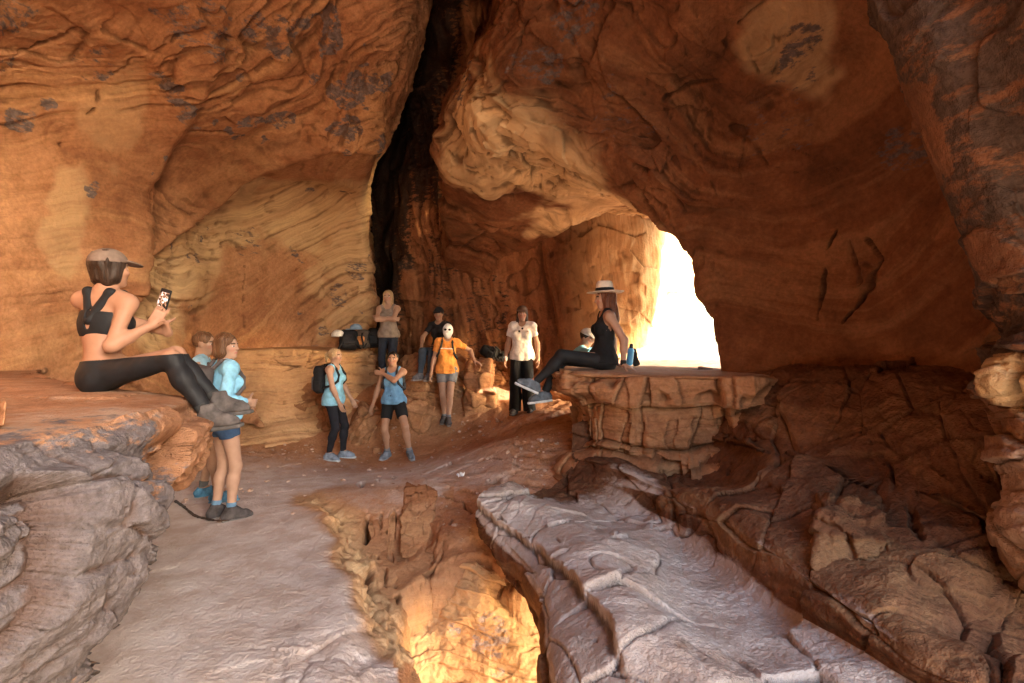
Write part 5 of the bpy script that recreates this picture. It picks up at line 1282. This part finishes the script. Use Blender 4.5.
# bottle and pouch behind the woman with the hat
def bottle():
    p = at(629, 366, 5.45); root = empty('water_bottle', p); tag(root, 'blue water bottle standing on the ledge behind the woman in the straw hat', 'bottle')
    m, nt, b = new_mat('blue_plastic'); b.inputs['Base Color'].default_value = (.10, .34, .62, 1); b.inputs['Roughness'].default_value = .35
    u = unit(V3(.12, 0, 1))
    solid('bottle_body', m, [cap(u * .036, u * .16, .036, .034, '', .01), cap(u * .16, u * .19, .034, .018, '', .015)], root, .004)
    solid('bottle_cap', fabric('black_plastic', (.02, .02, .022), rough=.5), [cap(u * .195, u * .222, .022, .020, '', .004)], root, .004)
    p = at(637, 366, 5.5); root = empty('pouch', p); tag(root, 'slim black pouch leaning by the blue water bottle', 'pouch')
    u = unit(V3(-.28, 0, 1)); r = unit(np.cross(u, V3(0, 1, 0)))
    solid('pouch_body', fabric('black_nylon', (.014, .013, .014)), [rbox(u * .095, (r, V3(0, 1, 0), u), (.036, .022, .092), .02, '', .01)], root, .005, bump=.004)
    solid('pouch_flap', fabric('black_nylon', (.014, .013, .014)), [rbox(u * .15, (r, V3(0, 1, 0), u), (.039, .026, .042), .02, '', .01)], root, .005)
bottle()
# small crumpled white scrap on the floor, dark stick by the hikers' feet
def white_scrap():
    g = np.stack(np.meshgrid(np.linspace(-1, 1, 14), np.linspace(-1, 1, 14), indexing='ij') + [np.zeros((14, 14))], -1).astype(f32)
    z = np.abs(fbm(g + 3, 1.6, 2, 4)) * .05
    V = np.stack([g[..., 0] * .022, g[..., 1] * .05, z + .01], -1)
    o = mesh_from('white_scrap', V, grid_quads(14, 14), fabric('plain_white', (.8, .8, .79)), None)
    best = on_surface(FLOOR_V, 461, 478)
    o.location = [float(v) for v in best]; o.rotation_euler = (0, 0, -.5)
    tag(o, 'small crumpled white scrap lying on the brown floor near the cracks', 'paper scrap')
white_scrap()
def stick():
    pts = [on_surface(FLOOR_V, *p) + V3(0, 0, .012 + .02 * math.sin(i * 1.3) ** 2) for i, p in enumerate(((176, 503), (184, 510), (194, 517), (206, 521), (218, 524), (229, 522)))]
    root = empty('stick', pts[0]); tag(root, 'dark curved stick lying on the pale floor by the hiker in blue shorts', 'stick')
    pts = cr_resample(np.array(pts), 16, 0) - pts[0]
    solid('bark', fabric('dark_bark', (.05, .03, .022)), [cap(a, b, .012 - .0004 * i, .012 - .0004 * i, '', .004) for i, (a, b) in enumerate(zip(pts[:-1], pts[1:]))], root, .005, bump=.003, freq=30)
stick()
# ------------------------------------------------------------------ land outside, sky, sun
xs = np.concatenate([-np.geomspace(900, 6, 60), np.linspace(-5, 5, 40), np.geomspace(6, 900, 60)])
XX, YY = np.meshgrid(xs, xs)
r = np.hypot(XX, YY)
ZZ = -3.2 - 2.0 * sstep(4, 20, r) + 0 * sstep(150, 700, r) * (.5 + .5 * fbm(np.stack([XX, YY, 0 * XX], -1).astype(f32), .004, 3, 5))
G = np.stack([XX, YY, ZZ], -1).astype(f32)
surface('ground', G, np.zeros(G.shape[:2], f32), normals(G), M_SAND)
# unseen rock wall, added only to keep the sun off the cave mouth
rows = []
for y in np.linspace(-.9, -9, 10):
    rows.append([('w', 8.6, y, -5.5), ('w', 8.2, y, 0), ('w', 8.2 + .3 * math.sin(y * 2), y, 3), ('w', 8.5, y, 5.6 + .5 * math.sin(y)), ('w', 9.5, y, 6.0 + .5 * math.sin(y)), ('w', 11, y, 5), ('w', 11.5, y, -5.5)])
G = loft(rows, 80, 80); N = normals(G)
surface('sun_blocker', G, rock(G, N, seed=75), N, M_VAULT)
SUN = np.array([0.87, -0.40, 0.27]); SUN /= np.linalg.norm(SUN)
sl = bpy.data.lights.new('sun', 'SUN'); sl.energy = SUN_E; sl.angle = math.radians(.53); sl.color = (1, .93, .82)
so = bpy.data.objects.new('sun', sl); COL.objects.link(so); so.rotation_euler = Vector(SUN).to_track_quat('Z', 'Y').to_euler()
w = bpy.data.worlds.new('World'); scene.world = w; w.use_nodes = True
nt = w.node_tree; bg = nt.nodes['Background']
sky = nt.nodes.new('ShaderNodeTexSky'); sky.sky_type = 'NISHITA'; sky.sun_disc = False
sky.sun_elevation = math.asin(SUN[2]); sky.air_density = 1.0; sky.dust_density = 2.5; sky.ozone_density = 0.6
sky.sun_rotation = math.atan2(SUN[0], SUN[1])
nt.links.new(sky.outputs[0], bg.inputs[0]); bg.inputs[1].default_value = SKY_E
scene.view_settings.view_transform = 'Standard'; scene.view_settings.look = 'None'; scene.view_settings.exposure = 0
cy = scene.cycles
cy.use_denoising = True
cy.max_bounces = 8; cy.diffuse_bounces = 6; cy.glossy_bounces = 3; cy.sample_clamp_indirect = 8.0
cy.use_adaptive_sampling = True; cy.adaptive_threshold = 0.03
